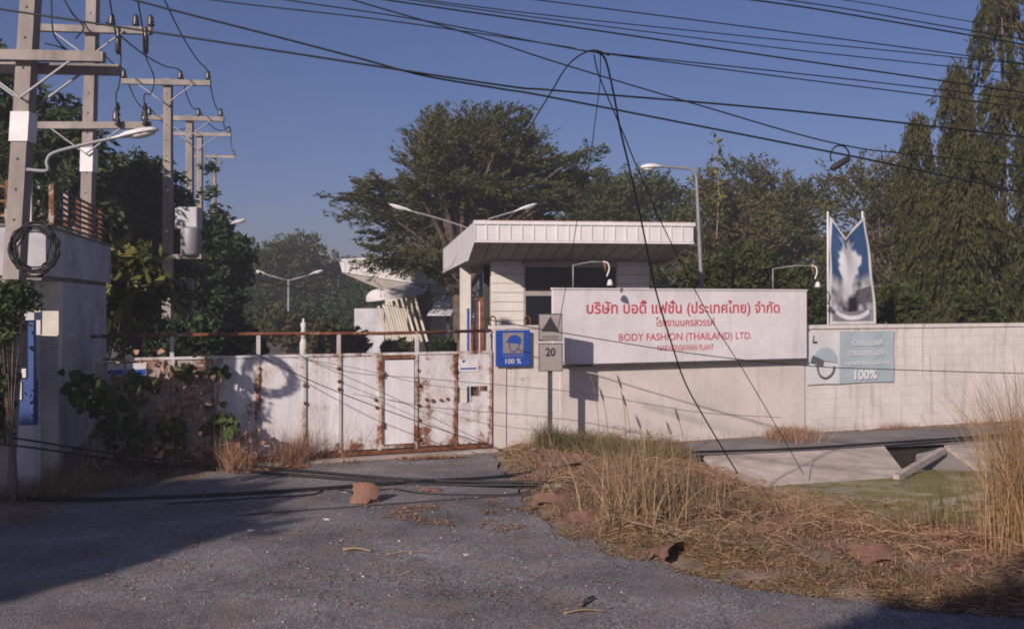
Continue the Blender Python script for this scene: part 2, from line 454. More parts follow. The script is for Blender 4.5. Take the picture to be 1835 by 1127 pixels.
# ================================================================== THE GROUND
def seg_dist(X, Y, poly, closed=True):
    d = np.full(X.shape, 1e9)
    n = len(poly)
    for i in range(n if closed else n - 1):
        ax, ay = poly[i][0], poly[i][1]; bx, by = poly[(i + 1) % n][0], poly[(i + 1) % n][1]
        dx, dy = bx - ax, by - ay; L = dx * dx + dy * dy + 1e-12
        t_ = np.clip(((X - ax) * dx + (Y - ay) * dy) / L, 0, 1)
        d = np.minimum(d, np.hypot(X - ax - t_ * dx, Y - ay - t_ * dy))
    return d
def inside(X, Y, poly):
    c = np.zeros(X.shape, bool); n = len(poly)
    for i in range(n):
        ax, ay = poly[i][0], poly[i][1]; bx, by = poly[(i + 1) % n][0], poly[(i + 1) % n][1]
        if ay == by: continue
        cr = ((ay > Y) != (by > Y)) & (X < (bx - ax) * (Y - ay) / (by - ay) + ax)
        c ^= cr
    return c
def sdf(X, Y, poly):
    d = seg_dist(X, Y, poly); return np.where(inside(X, Y, poly), -d, d)
def vnoise(X, Y, s, seed=0):
    r = np.random.default_rng(seed); T = r.random((64, 64))
    x = X * s + 100.0; y = Y * s + 100.0
    i = np.floor(x).astype(int); j = np.floor(y).astype(int); u = x - i; w = y - j
    u = u * u * (3 - 2 * u); w = w * w * (3 - 2 * w)
    a = T[i % 64, j % 64]; b_ = T[(i + 1) % 64, j % 64]; c = T[i % 64, (j + 1) % 64]; d = T[(i + 1) % 64, (j + 1) % 64]
    return a * (1 - u) * (1 - w) + b_ * u * (1 - w) + c * (1 - u) * w + d * u * w

def jag(pts, amp, step=.25, seed=3):
    r = random.Random(seed); out = []
    for a, b_ in zip(pts[:-1], pts[1:]):
        a, b_ = Vector(a[:2]), Vector(b_[:2]); n = max(1, int((b_ - a).length / step))
        nn = Vector((-(b_ - a).y, (b_ - a).x)).normalized()
        for k in range(n):
            out.append(tuple(a.lerp(b_, k / n) + nn * r.uniform(-amp, amp)))
    out.append(tuple(pts[-1][:2])); return out
g2 = lambda px, py, z=0: tuple(G(px, py, z)[:2])
EDGE_R = jag([g2(884, 812), g2(905, 850), g2(945, 905), g2(985, 945), g2(1060, 972), g2(1180, 1010), g2(1330, 1046), g2(1500, 1072), g2(1660, 1094), g2(1835, 1108), (6.8, 6.9), (14, 5.2), (40, 0)], .06)
EDGE_L = jag([(-40, 6), (-12, 9.5), g2(60, 940), g2(120, 905), g2(210, 872), g2(330, 862), g2(395, 848)], .07, seed=4)
ASPH = EDGE_L + [tuple(FW(FL(395), .5, 0)[:2]), tuple(FW(FL(884), .5, 0)[:2])] + EDGE_R + [(60, -40), (-60, -40)]
DITCH = [(3.75, 14.95), (4.3, 15.17), (6.2, 15.75), (8.5, 16.6), (16, 19.2), (24, 18), (16, 11.4), (8.0, 11.3), (5.8, 11.6), (5.0, 12.1), (4.3, 13.0), (3.7, 14.0)]
NOTCH = [(6.25, 15.6), (6.45, 17.9), (7.55, 18.2), (7.5, 16.3)]
def ground_h(X, Y):
    X = np.asarray(X, float); Y = np.asarray(Y, float)
    da = sdf(X, Y, ASPH)
    h = np.clip(da, 0, .5) * .12 + np.where(da > .1, (vnoise(X, Y, 1.7, 1) - .45) * .10 + (vnoise(X, Y, 5, 2) - .5) * .06, 0) * np.clip((da - .1) * 2, 0, 1)
    h = np.where(da < .05, -.03, h)
    h += .24 * np.exp(-(((X - 2.1) / 1.1) ** 2 + ((Y - 13.1) / 1.4) ** 2)) * (da > 0) * np.clip(da * 2, 0, 1)
    far = Y > 16.55 + .43 * (X + .34) - .1
    h = np.where(far & (da > .05), -.05, h)
    dd = sdf(X, Y, DITCH)
    fb_ = (Y > 15.0 + .31 * (X - 3.75) - .25) & (X > 2.6)
    h = np.where(fb_ & ~far, np.minimum(h, -.07), h)
    nb_ = .33 * np.clip((2.3 - dd) / 2.0, 0, 1) + .55 * np.clip((.3 - dd) / .8, 0, 1)
    h = h - np.where(fb_, .95 * np.clip((1.3 - dd) / 1.2, 0, 1), nb_) * np.where(far, 0, 1)
    dn = sdf(X, Y, NOTCH)
    h = np.where((dn < 0) & ~far, np.minimum(h, -.45), h)
    return h
xs = np.concatenate([[-450, -300, -120, -60, -30, -20], np.arange(-13, -1, .25), np.arange(-1, 10, .09), np.arange(10, 17, .25), [20, 30, 60, 120, 300, 450]])
ys = np.concatenate([[-200, -60, -20, -5, 2], np.arange(5, 9, .15), np.arange(9, 19.5, .09), np.arange(19.5, 24, .3), [27, 32, 40, 60, 100, 200, 400, 600]])
GX, GY = np.meshgrid(xs, ys); GZ = ground_h(GX, GY)
nx, ny = len(xs), len(ys)
idx = np.arange(nx * ny).reshape(ny, nx)
ground = npmesh('ground', np.stack([GX.ravel(), GY.ravel(), GZ.ravel()], 1), np.stack([idx[:-1, :-1].ravel(), idx[:-1, 1:].ravel(), idx[1:, 1:].ravel(), idx[1:, :-1].ravel()], 1), M['soil'], smooth=True)
tag(ground, kind='structure')

def flat_poly(name, pts, z, mat, kind='structure'):
    bm = bmesh.new(); vs_ = [bm.verts.new((p[0], p[1], z)) for p in pts]
    f = bm.faces.new(vs_); bmesh.ops.triangulate(bm, faces=[f]); bmesh.ops.recalc_face_normals(bm, faces=bm.faces)
    me = bpy.data.meshes.new(name); bm.to_mesh(me); bm.free()
    if me.polygons[0].normal.z < 0: me.flip_normals()
    me.materials.append(mat); o = bpy.data.objects.new(name, me); COL.objects.link(o); o['kind'] = kind; return o
flat_poly('asphalt_forecourt', ASPH, .006, M['asphalt'])
flat_poly('ditch_water', [(3.0, 15.3), (4.0, 15.9), (16, 20.2), (24, 18), (16, 10.4), (7, 10.4), (3.2, 12.4)], -.35, M['water'])
# yard behind the gate
flat_poly('yard_ground', [tuple(FW(-40, .3, 0)[:2]), tuple(FW(40, .3, 0)[:2]), (300, 400), (-300, 400)], -.02, M['yard'])
flat_poly('yard_driveway', [tuple(FW(FL(395), .52, 0)[:2]), tuple(FW(FL(884), .52, 0)[:2]), (-1.6, 24), (-4, 60), (-14, 110), (-40, 110), (-10, 50)], .004, M['asphalt'])

# ================================================================== DITCH BANK
def slab(name, label, c, thick=.07, cat='slab', mat='concrete'):
    c = [Vector(p) for p in c]
    n_ = (c[1] - c[0]).cross(c[3] - c[0]).normalized()
    if n_.z < 0: n_ = -n_
    # worn, slightly broken lower edge
    r = random.Random(label); K = 14; bot = []
    for k in range(K + 1):
        p = c[3].lerp(c[2], k / K)
        if 0 < k < K: p = p + (c[0] - c[3]).normalized() * r.uniform(-.02, .05)
        bot.append(p)
    mb = MB().prism([c[0], c[1]] + bot[::-1], -n_ * thick)
    return single(mb, name, M[mat], label, cat)
slab('bank_slab', 'long sloping concrete bank slab above the green ditch water', [Vector((3.02, 15.78, .02)), Vector((6.28, 16.98, .02)), Vector((6.32, 15.9, -.40)), Vector((3.35, 14.9, -.40))])
slab('bank_slab', 'sloping concrete bank slab beyond the dark culvert gap', [Vector((7.45, 17.3, -.02)), Vector((11.5, 18.8, .02)), Vector((11.8, 17.7, -.40)), Vector((7.75, 16.25, -.40))])
slab('bank_slab', 'broken tilted slab sunk between the culvert gap and the beam', [Vector((6.95, 17.25, -.1)), Vector((7.42, 17.35, -.08)), Vector((7.7, 16.4, -.40)), Vector((6.7, 16.7, -.42))], mat='concrete_dark')
mb = MB().beam(G(1606, 856, -.33), P(1690, 807, 17.0), .1, .1)
single(mb, 'concrete_beam', M['concrete'], 'narrow broken concrete beam leaning out of the green water', 'beam')
# path along the wall, on a lintel over the culvert
pth = [Vector((2.9, 15.82, .028)), Vector((6.3, 17.02, .028)), Vector((11.6, 18.95, .028)), Vector((12.1, 20.6, .028)), Vector((5.2, 18.3, .028)), Vector((3.0, 17.2, .028))]
o = MB().prism(pth, (0, 0, -.06)).build('wall_path', M['concrete_dark']); tag(o, kind='structure')
o = MB().prism([Vector((6.2, 16.9, -.5)), Vector((7.6, 17.4, -.5)), Vector((7.4, 18.0, -.5)), Vector((6.3, 17.7, -.5))], (0, 0, .41)).build('culvert_back', M['culvert_shade']); tag(o, kind='structure')  # solid block coloured dark as the shade of the culvert hollow

# ================================================================== SLIDING GATE
def fbox(mb, px0, px1, z0, z1, y0, y1, s0, bev=0):
    return mb.box(FL(px0) - s0, FL(px1) - s0, y0, y1, z0, z1, bev=bev)
S0 = FL(520)
gate = fthing('sliding_gate', 'long rusty white sheet steel sliding gate with top rail across the entrance', 'gate', S0)
GT, GB = 1.585, .13
bx_ = [168, 250, 310, 385, 462, 545, 608, 680, 745, 815, 878]
rg = random.Random(5)
for i in range(len(bx_) - 1):
    a, c = FL(bx_[i]) - S0, FL(bx_[i + 1]) - S0
    if bx_[i] == 680: continue
    if bx_[i] == 815:                                     # last sheet has a letter slot cut through it
        mb = MB(); z0, z1 = .80, 1.06; xa, xb = a + .16, c - .05
        mb.box(a + .02, c - .02, -.02, -.014, GB, z0).box(a + .02, c - .02, -.02, -.014, z1, GT)
        mb.box(a + .02, xa - .14, -.0195, -.0145, z0, z1).box(xb, c - .02, -.0195, -.0145, z0, z1).box(xa + .12, xb, -.0195, -.0145, z0, z0 + .1).box(xa + .28, xb, -.0195, -.0145, z0 + .1, z1 - .08)
        mb.build('sheet_panel', M['gate_paint_worn'], gate); continue
    d = rg.uniform(-.012, .006)
    K = 5; mb = MB(); vs_ = []                             # gently buckled sheet
    for kz in range(K + 1):
        for kx in range(K + 1):
            u, w = kx / K, kz / K
            bul = .012 * math.sin(math.pi * u) * math.sin(math.pi * w) * rg.choice((-1, 1, .4)) + d
            vs_.append((a + .012 + (c - a - .024) * u, -.016 + bul, GB + (GT - GB) * w))
    fs_ = [(kz * (K + 1) + kx, kz * (K + 1) + kx + 1, (kz + 1) * (K + 1) + kx + 1, (kz + 1) * (K + 1) + kx) for kz in range(K) for kx in range(K)]
    n_ = len(vs_); vs2 = vs_ + [(p[0], p[1] + .005, p[2]) for p in vs_]
    mb.add(vs2, fs_ + [tuple(n_ + q for q in reversed(f)) for f in fs_], True)
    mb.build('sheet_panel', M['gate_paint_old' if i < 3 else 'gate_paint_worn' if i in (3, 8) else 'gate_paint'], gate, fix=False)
for i, px in enumerate(bx_):
    a = FL(px) - S0
    MB().box(a - .022, a + .022, -.042, .03, GB - .02, GT + .01).build('rib', M['gate_rust' if i in (9, 10) else 'gate_rib'], gate)
L0, L1 = FL(162) - S0, FL(880) - S0
MB().box(L0, L1, -.035, .035, GT + .012, GT + .05).build('top_channel', M['gate_paint_worn'], gate)
MB().box(L0, L1, -.046, .05, .05, GB - .022).build('bottom_channel', M['rust_plain'], gate)
for zz in (.55, .98):
    for i in range(len(bx_) - 1):
        if bx_[i] in (680, 815): continue
        a, c = FL(bx_[i]) - S0, FL(bx_[i + 1]) - S0
        MB().box(a + .024, c - .024, .0, .03, zz, zz + .04).build('brace', M['gate_rust'], gate)
MB().tube([(L0, 0, 1.945), (L0 + (L1 - L0) * .4, 0, 1.955), (L0 + (L1 - L0) * .7, 0, 1.94), (L1, 0, 1.965)], .026, 8).build('hand_rail', M['rail_rust'], gate)
for px in (308, 463, 607, 747, 875):
    a = FL(px) - S0
    MB().box(a - .026, a + .026, -.024, .024, GT + .052, 1.93).build('rail_post', M['post_white'], gate)
a, c = FL(680) - S0 + .024, FL(745) - S0 - .024
door = MB().box(a + .035, c - .012, -.03, -.015, GB + .06, GT - .07, bev=.004).build('gate_door', M['gate_door'], gate)
mb = MB().box(a, a + .03, -.05, 0, GB, GT).box(a + .03, c, -.05, 0, GT - .045, GT).box(a + .03, c, -.05, 0, GB, GB + .045)
mb.build('door_frame', M['gate_rust'], door)
for zz in (.45, 1.25): MB().tube([(a + .03, -.055, zz), (a + .03, -.055, zz + .1)], .016, 8).build('hinge', M['rust_plain'], door)
MB().lathe([(.0, -.006), (.018, -.004), (.018, .004)], (a + .1, -.032, 1.28), 8, 'y').build('keyhole', M['rust_plain'], door)
# rust-eaten bolt plates along the ribs near the door
for px, py in ((748, 608 + 55), (749, 690), (749, 726), (749, 752), (750, 786), (815, 650), (815, 664), (816, 676), (762, 715), (773, 717), (788, 716), (800, 714), (606, 660), (607, 683), (607, 697), (672, 716), (674, 730), (545, 690), (546, 722), (464, 660)):
    s_, z_ = FL(px, py); s_ -= S0
    r_ = rg.uniform(.022, .036)
    MB().lathe([(r_, 0), (r_ * .95, -.008), (r_ * .4, -.014)], (s_, -.044, z_), 8, 'y').build('bolt_plate', M['rust_plain'], gate)
for px0, px1, mt in ((192, 222, 'sign_white'), (226, 262, 'sign_white')):
    n_ = MB().box(FL(px0) - S0, FL(px1) - S0, -.052, -.047, 1.37, 1.56).build('notice', M[mt], gate)
    MB().box(FL(px0) - S0 + .01, FL(px1) - S0 - .01, -.056, -.053, 1.40, 1.47).build('blue_band', M['blue_sign'], n_)
n_ = MB().box(FL(822) - S0, FL(856) - S0, -.028, -.0245, 1.3, 1.5).build('sticker', M['sign_white'], gate)
MB().box(FL(824) - S0, FL(852) - S0, -.031, -.0285, 1.34, 1.365).build('blue_print', M['blue_sign'], n_)
mb = MB(); mb.add([(FL(826) - S0, -.0305, 1.49), (FL(834) - S0, -.0305, 1.49), (FL(829) - S0, -.0305, 1.44)], [(0, 1, 2)]); mb.build('blue_mark', M['blue_sign'], n_, fix=False)
# sunken track in front of the gate
o = MB().box(FL(400) - S0, FL(880) - S0, -.30, -.12, -.02, .045).build('gate_track', M['concrete']); o.location = FW(S0, 0, 0); o.rotation_euler = (0, 0, FT)
tag(o, 'low dusty concrete kerb strip along the foot of the gate', 'kerb')

# ================================================================== BOUNDARY WALL
SW = FL(884)
wall = fthing('boundary_wall', 'stained off-white block boundary wall running from gate to ditch', 'wall', SW)
WL = FL(1990) - SW
sA, sB = FL(1003) - SW, FL(1440) - SW
MB().box(0, WL, .003, .2, -.3, 1.985).build('wall_core', M['wall'], wall)
MB().box(sA, sB, -.03, .0025, -.1, 1.95).build('rendered_panel', M['wall_smooth'], wall)
MB().box(sB + .01, WL, -.03, .23, 1.93, 2.0).build('coping', M['wall'], wall)
MB().box(-.002, sA - .01, -.01, .22, 1.99, 2.045).build('coping', M['wall'], wall)
MB().box(0, FL(906) - SW, -.022, -.006, -.05, 1.985).build('corner_pier', M['wall_smooth'], wall)
blk = {}
def block(w):
    k = round(w, 3)
    if k not in blk:
        blk[k] = MB().bevbox(.001, w - .001, 0, .03, .001, .191, .003).mesh('block', M['wall']); recalc(blk[k])
    return blk[k]
rb = random.Random(9)
for (x0, x1) in ((FL(906) - SW + .002, sA - .002), (sB + .002, WL)):
    for r_ in range(10):
        x = x0; first = True
        while x < x1 - .02:
            w = .39 if not (first and r_ % 2) else .195
            first = False
            if x + w > x1: w = round(x1 - x, 3)
            if w > .03:
                o = bpy.data.objects.new('block', block(w)); COL.objects.link(o); o.parent = wall
                o.location = (x, -.002 - rb.uniform(0, .0006), r_ * .192 + .01)
            x += w
def hook(px):
    s_ = FL(px) - SW
    mb = MB().tube(crom([(s_ - .03, .1, 2.04), (s_ - .04, .1, 2.13), (s_, .1, 2.2), (s_ + .06, .1, 2.16), (s_ + .07, .1, 2.04)], 6), .014, 6)
    mb.build('wire_hook', M['rust_plain'], wall)
hook(886); hook(948)
# stack of old pipe standing behind the pier
# ================================================================== COMPANY SIGN
ss = FL(985)
sg = fthing('company_sign', 'wide white company sign with red Thai and English lettering on the wall', 'sign', ss)
sw = FL(1443, y=-.1) - ss
zt, zb = 2.645, 1.385
MB().box(0, sw, -.14, -.075, zb, zt).build('board', M['board'], sg)
MB().box(-.012, sw + .012, -.155, -.06, zt + .002, zt + .03).build('top_edge', M['white_metal'], sg)
MB().box(.25, sw - .01, -.165, -.06, zb - .045, zb - .002).build('bottom_angle', M['dark_post'], sg)
for k in range(4):
    x = .5 + k * (sw - 1) / 3
    MB().box(x - .03, x + .03, -.07, -.036, zb + .02, zt - .05).build('back_post', M['steel'], sg)
MB().box(sw * .53, sw * .53 + .004, -.1425, -.1405, zb, zt).build('joint', M['soffit'], sg)
def sgx(px): return FL(px, y=-.14) - ss
def sgz(px, py): return FL(px, py, -.14)[1]
def line(txt, p0, p1, pbase, ptop, bold=0.0, name='lettering'):
    x0, x1 = sgx(p0), sgx(p1); z0 = sgz((p0 + p1) / 2, pbase); z1 = sgz((p0 + p1) / 2, ptop)
    text_part(txt, x1 - x0, M['red_letter'], sg, (x0 + x1) / 2, -.1435, z0, z1 - z0 if ptop else None, bold)
line('บริษัท บอดี้ แฟชั่น (ประเทศไทย) จำกัด', 1051, 1397, 561, 531, .02)
line('โรงงานนครสวรรค์', 1175, 1281, 584, 568, .014)
line('BODY FASHION (THAILAND) LTD.', 1109, 1347, 609, 592, .009)
line('NAKHONSAWAN PLANT', 1178, 1279, 628, 617, .004)
def flood(px, side):
    s_ = FL(px, y=-.05); z0 = zt
    f = fthing('sign_flood_lamp', {0: 'hooked flood lamp on a thin bracket above the Thai lettering', 1: 'hooked flood lamp bracket at the far end of the company sign'}[side], 'lamp', s_, -.05, z0, 'bracket lamps over the company sign')
    MB().tube([(0, 0, .03), (0, 0, .42)], .014, 6).build('post', M['steel'], f)
    ex = .36 if side == 0 else .56
    MB().tube([(0, 0, .415), (ex * .6, -.25, .47), (ex, -.4, .46)], .011, 6).build('arm', M['steel'], f)
    hk = crom([(ex, -.4, .47), (ex + .07, -.44, .44), (ex + .09, -.45, .34), (ex + .05, -.44, .22)], 6)
    MB().tube(hk, .014, 6).build('cable_hook', M['lamp_shell'], f)
    hd = MB().lathe([(.02, .05), (.035, .03), (.05, -.02), (.055, -.05), (.03, -.055)], (ex + .1, -.46, .12), 10).build('lamp_head', M['lamp_shell'], f)
    MB().tube([(ex + .02, -.41, .46), (ex + .04, -.42, .3)], .02, 6).build('clamp', M['rust_plain'], f)
flood(1027, 0); flood(1385, 1)

# ================================================================== BLUE HELMET SIGN
s_, z1 = FL(889, 592, -.08); s2, z0 = FL(950, 655, -.08)
hs = fthing('helmet_sign', 'square blue helmet sign reading 100 % on the gate pillar', 'sign', (s_ + s2) / 2, -.065, z0)
w = s2 - s_; h = z1 - z0
MB().box(-w / 2, w / 2, -.014, .006, 0, h).build('plate', M['blue_sign'], hs)
MB().box(-w * .3, w * .3, -.018, -.0145, h * .36, h * .93).build('pale_square', M['sign_grey'], hs)
def disc(mb, cx, cz, rx, rz, y, a0=0, a1=360, n=20):
    pts = [(cx + rx * math.cos(R(a0 + (a1 - a0) * k / n)), y, cz + rz * math.sin(R(a0 + (a1 - a0) * k / n))) for k in range(n + 1)]
    mb.add([(cx, y, cz)] + pts, [(0, k + 1, k + 2) for k in range(n)])
mb = MB(); disc(mb, .02, h * .68, w * .21, h * .19, -.0205, 0, 180)
mb.add([(-w * .24, -.0205, h * .665), (-w * .17, -.0205, h * .69), (w * .2, -.0205, h * .69), (w * .24, -.0205, h * .6), (w * .1, -.0205, h * .62), (-w * .16, -.0205, h * .655)], [(0, 5, 4, 3, 2, 1)])
mb.build('helmet_mark', M['blue_sign'], hs, fix=False)
mb = MB().tube(crom([(-w * .12, -.021, h * .63), (-w * .1, -.021, h * .47), (.0, -.021, h * .4), (w * .12, -.021, h * .48), (w * .17, -.021, h * .62)], 6), .008, 4)
mb.build('chin_strap', M['blue_sign'], hs)
text_part('สวมหมวกนิรภัย', w * .6, M['sign_grey'], hs, 0, -.0165, h * .26, h * .09)
text_part('100 %', w * .46, M['sign_white'], hs, 0, -.0165, h * .07, h * .14, .01)

# ================================================================== GREY WARNING SIGN ON A POST
c = P(986, 800, 16.15)
ws = thing('warning_sign', 'grey twin panel warning sign with black triangle and number 20 on a post', 'sign', (c.x, c.y, 0))
mr = Matrix.Translation((c.x, c.y, 0)) @ Matrix.Rotation(R(5), 4, 'Z')
def wb(x0, x1, y0, y1, z0, z1): return MB().box(x0, x1, y0, y1, z0, z1, mr)
wb(-.035, .035, 0, .05, -.2, 1.36).build('post', M['dark_post'], ws)
zz = lambda py: EYE - (py - HY) / FPX * 16.15
up = wb(-.19, .19, -.03, 0, zz(611), zz(562)).build('upper_panel', M['sign_grey'], ws)
lo = wb(-.19, .20, -.03, 0, zz(665), zz(615)).build('lower_panel', M['sign_grey'], ws)
def lp(x, y, z): return mr @ Vector((x, y, z))
MB().add([lp(-.15, -.034, zz(594)), lp(.14, -.034, zz(594)), lp(0, -.034, zz(567))], [(0, 1, 2)]).build('triangle', M['sign_black'], up, fix=False)
for (pn, pa, pb) in ((up, 562, 611), (lo, 615, 665)):
    wb(-.192, .192, -.036, -.031, zz(pa + 1.3), zz(pa)).build('border', M['sign_black'], pn); wb(-.192, .192, -.036, -.031, zz(pb), zz(pb - 1.3)).build('border', M['sign_black'], pn)
    wb(-.192, -.182, -.0355, -.031, zz(pb - 1.3), zz(pa + 1.3)).build('border', M['sign_black'], pn); wb(.182, .192, -.0355, -.031, zz(pb - 1.3), zz(pa + 1.3)).build('border', M['sign_black'], pn)
for (za, zb_) in ((600, 599), (603.5, 602.5), (607.5, 606.7)):
    wb(-.13, .13, -.034, -.0305, zz(za), zz(zb_)).build('text_line', M['sign_black' if za > 603 else 'soffit'], up)
for (za, zb_) in ((650, 649.2), (655, 654.4), (659, 658.2)):
    wb(-.17 if za < 651 else -.11, .17 if za < 651 else .11, -.034, -.0305, zz(za), zz(zb_)).build('text_line', M['soffit'], lo)
me = text_mesh('20', .16, M['sign_black'], .14, .03)
o = bpy.data.objects.new('number', me); COL.objects.link(o); o.parent = lo; o.location = Vector(lp(0, -.035, zz(637.5))) - Vector((c.x, c.y, 0)); o.rotation_euler = (0, 0, R(5))

# ================================================================== GREY HELMET BANNER ON THE WALL
s_, z1 = FL(1446, 595, -.04); s2, z0 = FL(1602, 684, -.04)
hb = fthing('helmet_banner', 'grey and white helmet campaign banner reading 100% on the boundary wall', 'banner', s_, -.036, z0)
w = s2 - s_; h = FL(1602, 592, -.04)[1] - z0
def cloth(x0, x1, z0, z1, name, mat, y):
    mb = MB(); K, L = 12, 8; vs_ = []
    for j in range(L + 1):
        for i in range(K + 1):
            u, q = i / K, j / L; x = x0 + (x1 - x0) * u
            vs_.append((x, y - .008 * math.sin(x * 9) * q - .006 * math.sin(q * 7 + x * 3), z0 + (z1 - z0) * q + .012 * math.sin(u * math.pi) * (1 if q == 0 else -1 if q == 1 else 0)))
    mb.add(vs_, [(j * (K + 1) + i, j * (K + 1) + i + 1, (j + 1) * (K + 1) + i + 1, (j + 1) * (K + 1) + i) for j in range(L) for i in range(K)], True)
    return mb.build(name, mat, hb, fix=False)
cloth(0, w * .365, 0, h, 'pale_field', M['banner_pale'], 0); cloth(w * .365, w, 0, h, 'grey_field', M['banner_grey'], 0)
mb = MB(); disc(mb, w * .2, h * .45, w * .13, h * .25, -.018, -10, 200); mb.build('helmet_shape', M['banner_grey'], hb, fix=False)
MB().tube(crom([(w * .1, -.02, h * .42), (w * .13, -.02, h * .2), (w * .2, -.02, h * .12), (w * .27, -.02, h * .2), (w * .3, -.02, h * .34)], 5), .02, 4).build('strap_shape', M['banner_dark'], hb)
MB().add([(w * .03, -.02, h * .42), (w * .17, -.02, h * .34), (w * .18, -.02, h * .46), (w * .06, -.02, h * .56)], [(0, 1, 2, 3)]).build('visor_shape', M['banner_dark'], hb, fix=False)
mb = MB().tube([(w * .06, -.02, h * .8), (w * .07, -.02, h * .93)], .012, 4).tube([(w * .06, -.02, h * .8), (w * .1, -.02, h * .8)], .02, 4); mb.build('emblem', M['banner_dark'], hb)
for t_, ww, cx_, z_, hh, bo in (('ร่วมรณรงค์', .36, .68, .72, .14, .01), ('สวมหมวกนิรภัย', .42, .67, .53, .13, .01), ('ทุกครั้งที่ขับขี่รถ', .5, .68, .35, .12, .01), ('100%', .26, .66, .08, .19, .03)):
    text_part(t_, w * ww, M['banner_text'], hb, w * cx_, -.022, h * z_, h * hh, bo)

# ================================================================== SAGGING PORTRAIT-FORMAT BANNER
s_ = FL(1486, y=.12); s2 = FL(1570, y=.12)
vb = fthing('hanging_banner', 'tall sagging blue and white printed banner standing on the wall top', 'banner', s_, .12, 2.0)
w = s2 - s_; hL = FL(1486, 388, .12)[1] - 2.0; hR = FL(1550, 388, .12)[1] - 2.0
MB().tube([(.0, .03, -.6), (-.01, .03, hL + .1)], .02, 6).build('pole', M['white_metal'], vb)
MB().tube([(w * .97, .03, -.6), (w * .72, .03, hR + .1)], .02, 6).build('pole', M['white_metal'], vb)
K, L = 48, 90; Vv = []; Cc = []
def sm(a, b_, x): x = min(1, max(0, (x - a) / (b_ - a))); return x * x * (3 - 2 * x)
for j in range(L + 1):
    q = j / L
    for i in range(K + 1):
        u = i / K
        top = (1 - u / .42) * hL + (u / .42) * (hL * .80) if u < .42 else (hL * .80 + (u - .42) / .58 * (hR - hL * .80))
        x = u * (w * (1 - .27 * q ** 1.3)) + .01
        y = .02 * math.sin(u * 9 + q * 3) * q - .05 * sm(.5, 1, q) * math.exp(-((u - .42) / .16) ** 2) - .012 * math.sin((u * .8 + q) * 14)
        Vv.append((x, y, .01 + top * q))
        n1 = mnoise.noise(Vector((u * 4, q * 7, 0))) * .5 + mnoise.noise(Vector((u * 11, q * 17, 3))) * .35
        cc = Vector((.03, .075, .17)).lerp(Vector((.02, .04, .09)), sm(.5, .2, q))
        d = math.hypot((u - .47) / .33, (q - .66) / .3) + n1 * .7
        cc = cc.lerp(Vector((.6, .61, .64)), 1 - sm(.6, .95, d))
        if q < .5:
            lo_ = Vector((.24, .24, .26)) * (1 + n1 * 2.6)
            cc = cc.lerp(lo_, sm(.52, .4, q))
            cc = cc.lerp(Vector((.6, .6, .62)), (1 - sm(.07, .17, abs(u - .42) + n1 * .12)) * sm(.24, .3, q))
            cc = cc.lerp(Vector((.02, .02, .025)), (1 - sm(.06, .16, abs(u - .5))) * sm(.12, .15, q) * sm(.36, .28, q))
            if u > .6 and .2 < q < .36: cc = cc.lerp(Vector((.05, .05, .06)), .7 + n1)
        if q < .14:
            cc = Vector((.2, .18, .22))
            arc = abs(q - (.07 + .10 * (u - .5) ** 2 * 4))
            if abs(u - .5) < .36: cc = cc.lerp(Vector((.62, .62, .64)), 1 - sm(.018, .03, arc))
        edge = min(u, 1 - u, q * 2, (1 - q) * 1.6)
        if edge < .045: cc = Vector((.55, .54, .55))
        Cc.append((*[max(0, min(1, z)) for z in cc], 1))
m, t, b = nt('banner_print'); at = N(t, 'VertexColor'); at.layer_name = 'print'
t.links.new(at.outputs[0], b.inputs['Base Color']); b.inputs['Roughness'].default_value = .6; b.inputs['Specular IOR Level'].default_value = .2; M['banner_print'] = m
F_ = [(j * (K + 1) + i, j * (K + 1) + i + 1, (j + 1) * (K + 1) + i + 1, (j + 1) * (K + 1) + i) for j in range(L) for i in range(K)]
o = npmesh('printed_cloth', Vv, F_, m, vb, True)
ca = o.data.color_attributes.new('print', 'FLOAT_COLOR', 'POINT'); ca.data.foreach_set('color', np.array(Cc, np.float32).ravel())

# ================================================================== GUARDHOUSE
ga = math.atan(.13)
gr = Vector((math.cos(ga), math.sin(ga), 0)); gb_ = Vector((-math.sin(ga), math.cos(ga), 0)); gA = Vector((-.74, 20.0, 0))
gm = Matrix.Translation(gA) @ Matrix.Rotation(ga, 4, 'Z')
gh = thing('guardhouse', 'flat roofed cream guardhouse with deep overhanging white roof behind the sign', 'guardhouse', (gA.x, gA.y, 0))
def gp(x, y, z): return gm @ Vector((x, y, z))
RW, RD = 4.5, 10.4
zt_, zf, zs = 4.05, 3.64, 3.33
roof = MB().prism([gp(.03, .03, zt_ - .03), gp(RW - .03, .03, zt_ - .03), gp(RW - .03, RD, zt_ - .03), gp(.03, RD, zt_ - .03)], (0, 0, -.08)).build('roof', M['concrete_dark'], gh)
npan = 19; pw = RW / npan
for k in range(npan):
    MB().box(k * pw + .006, (k + 1) * pw - .006, 0, .03, zf + .035, zt_ - .07, gm, bev=0).build('fascia_panel', M['white_metal'], roof)
    MB().box(k * pw - .012, k * pw + .012, -.018, .0, zf + .03, zt_ - .065, gm).build('fascia_rib', M['white_metal'], roof)
MB().box(-.03, RW + .03, -.03, .05, zt_ - .06, zt_ + .012, gm).build('roof_trim', M['white_metal'], roof)
MB().box(-.02, RW + .02, -.02, .04, zt_ + .014, zt_ + .03, gm).build('rusty_edge', M['rail_rust'], roof)
MB().box(-.01, RW + .01, -.012, .04, zf - .01, zf + .03, gm).build('lower_trim', M['white_metal'], roof)
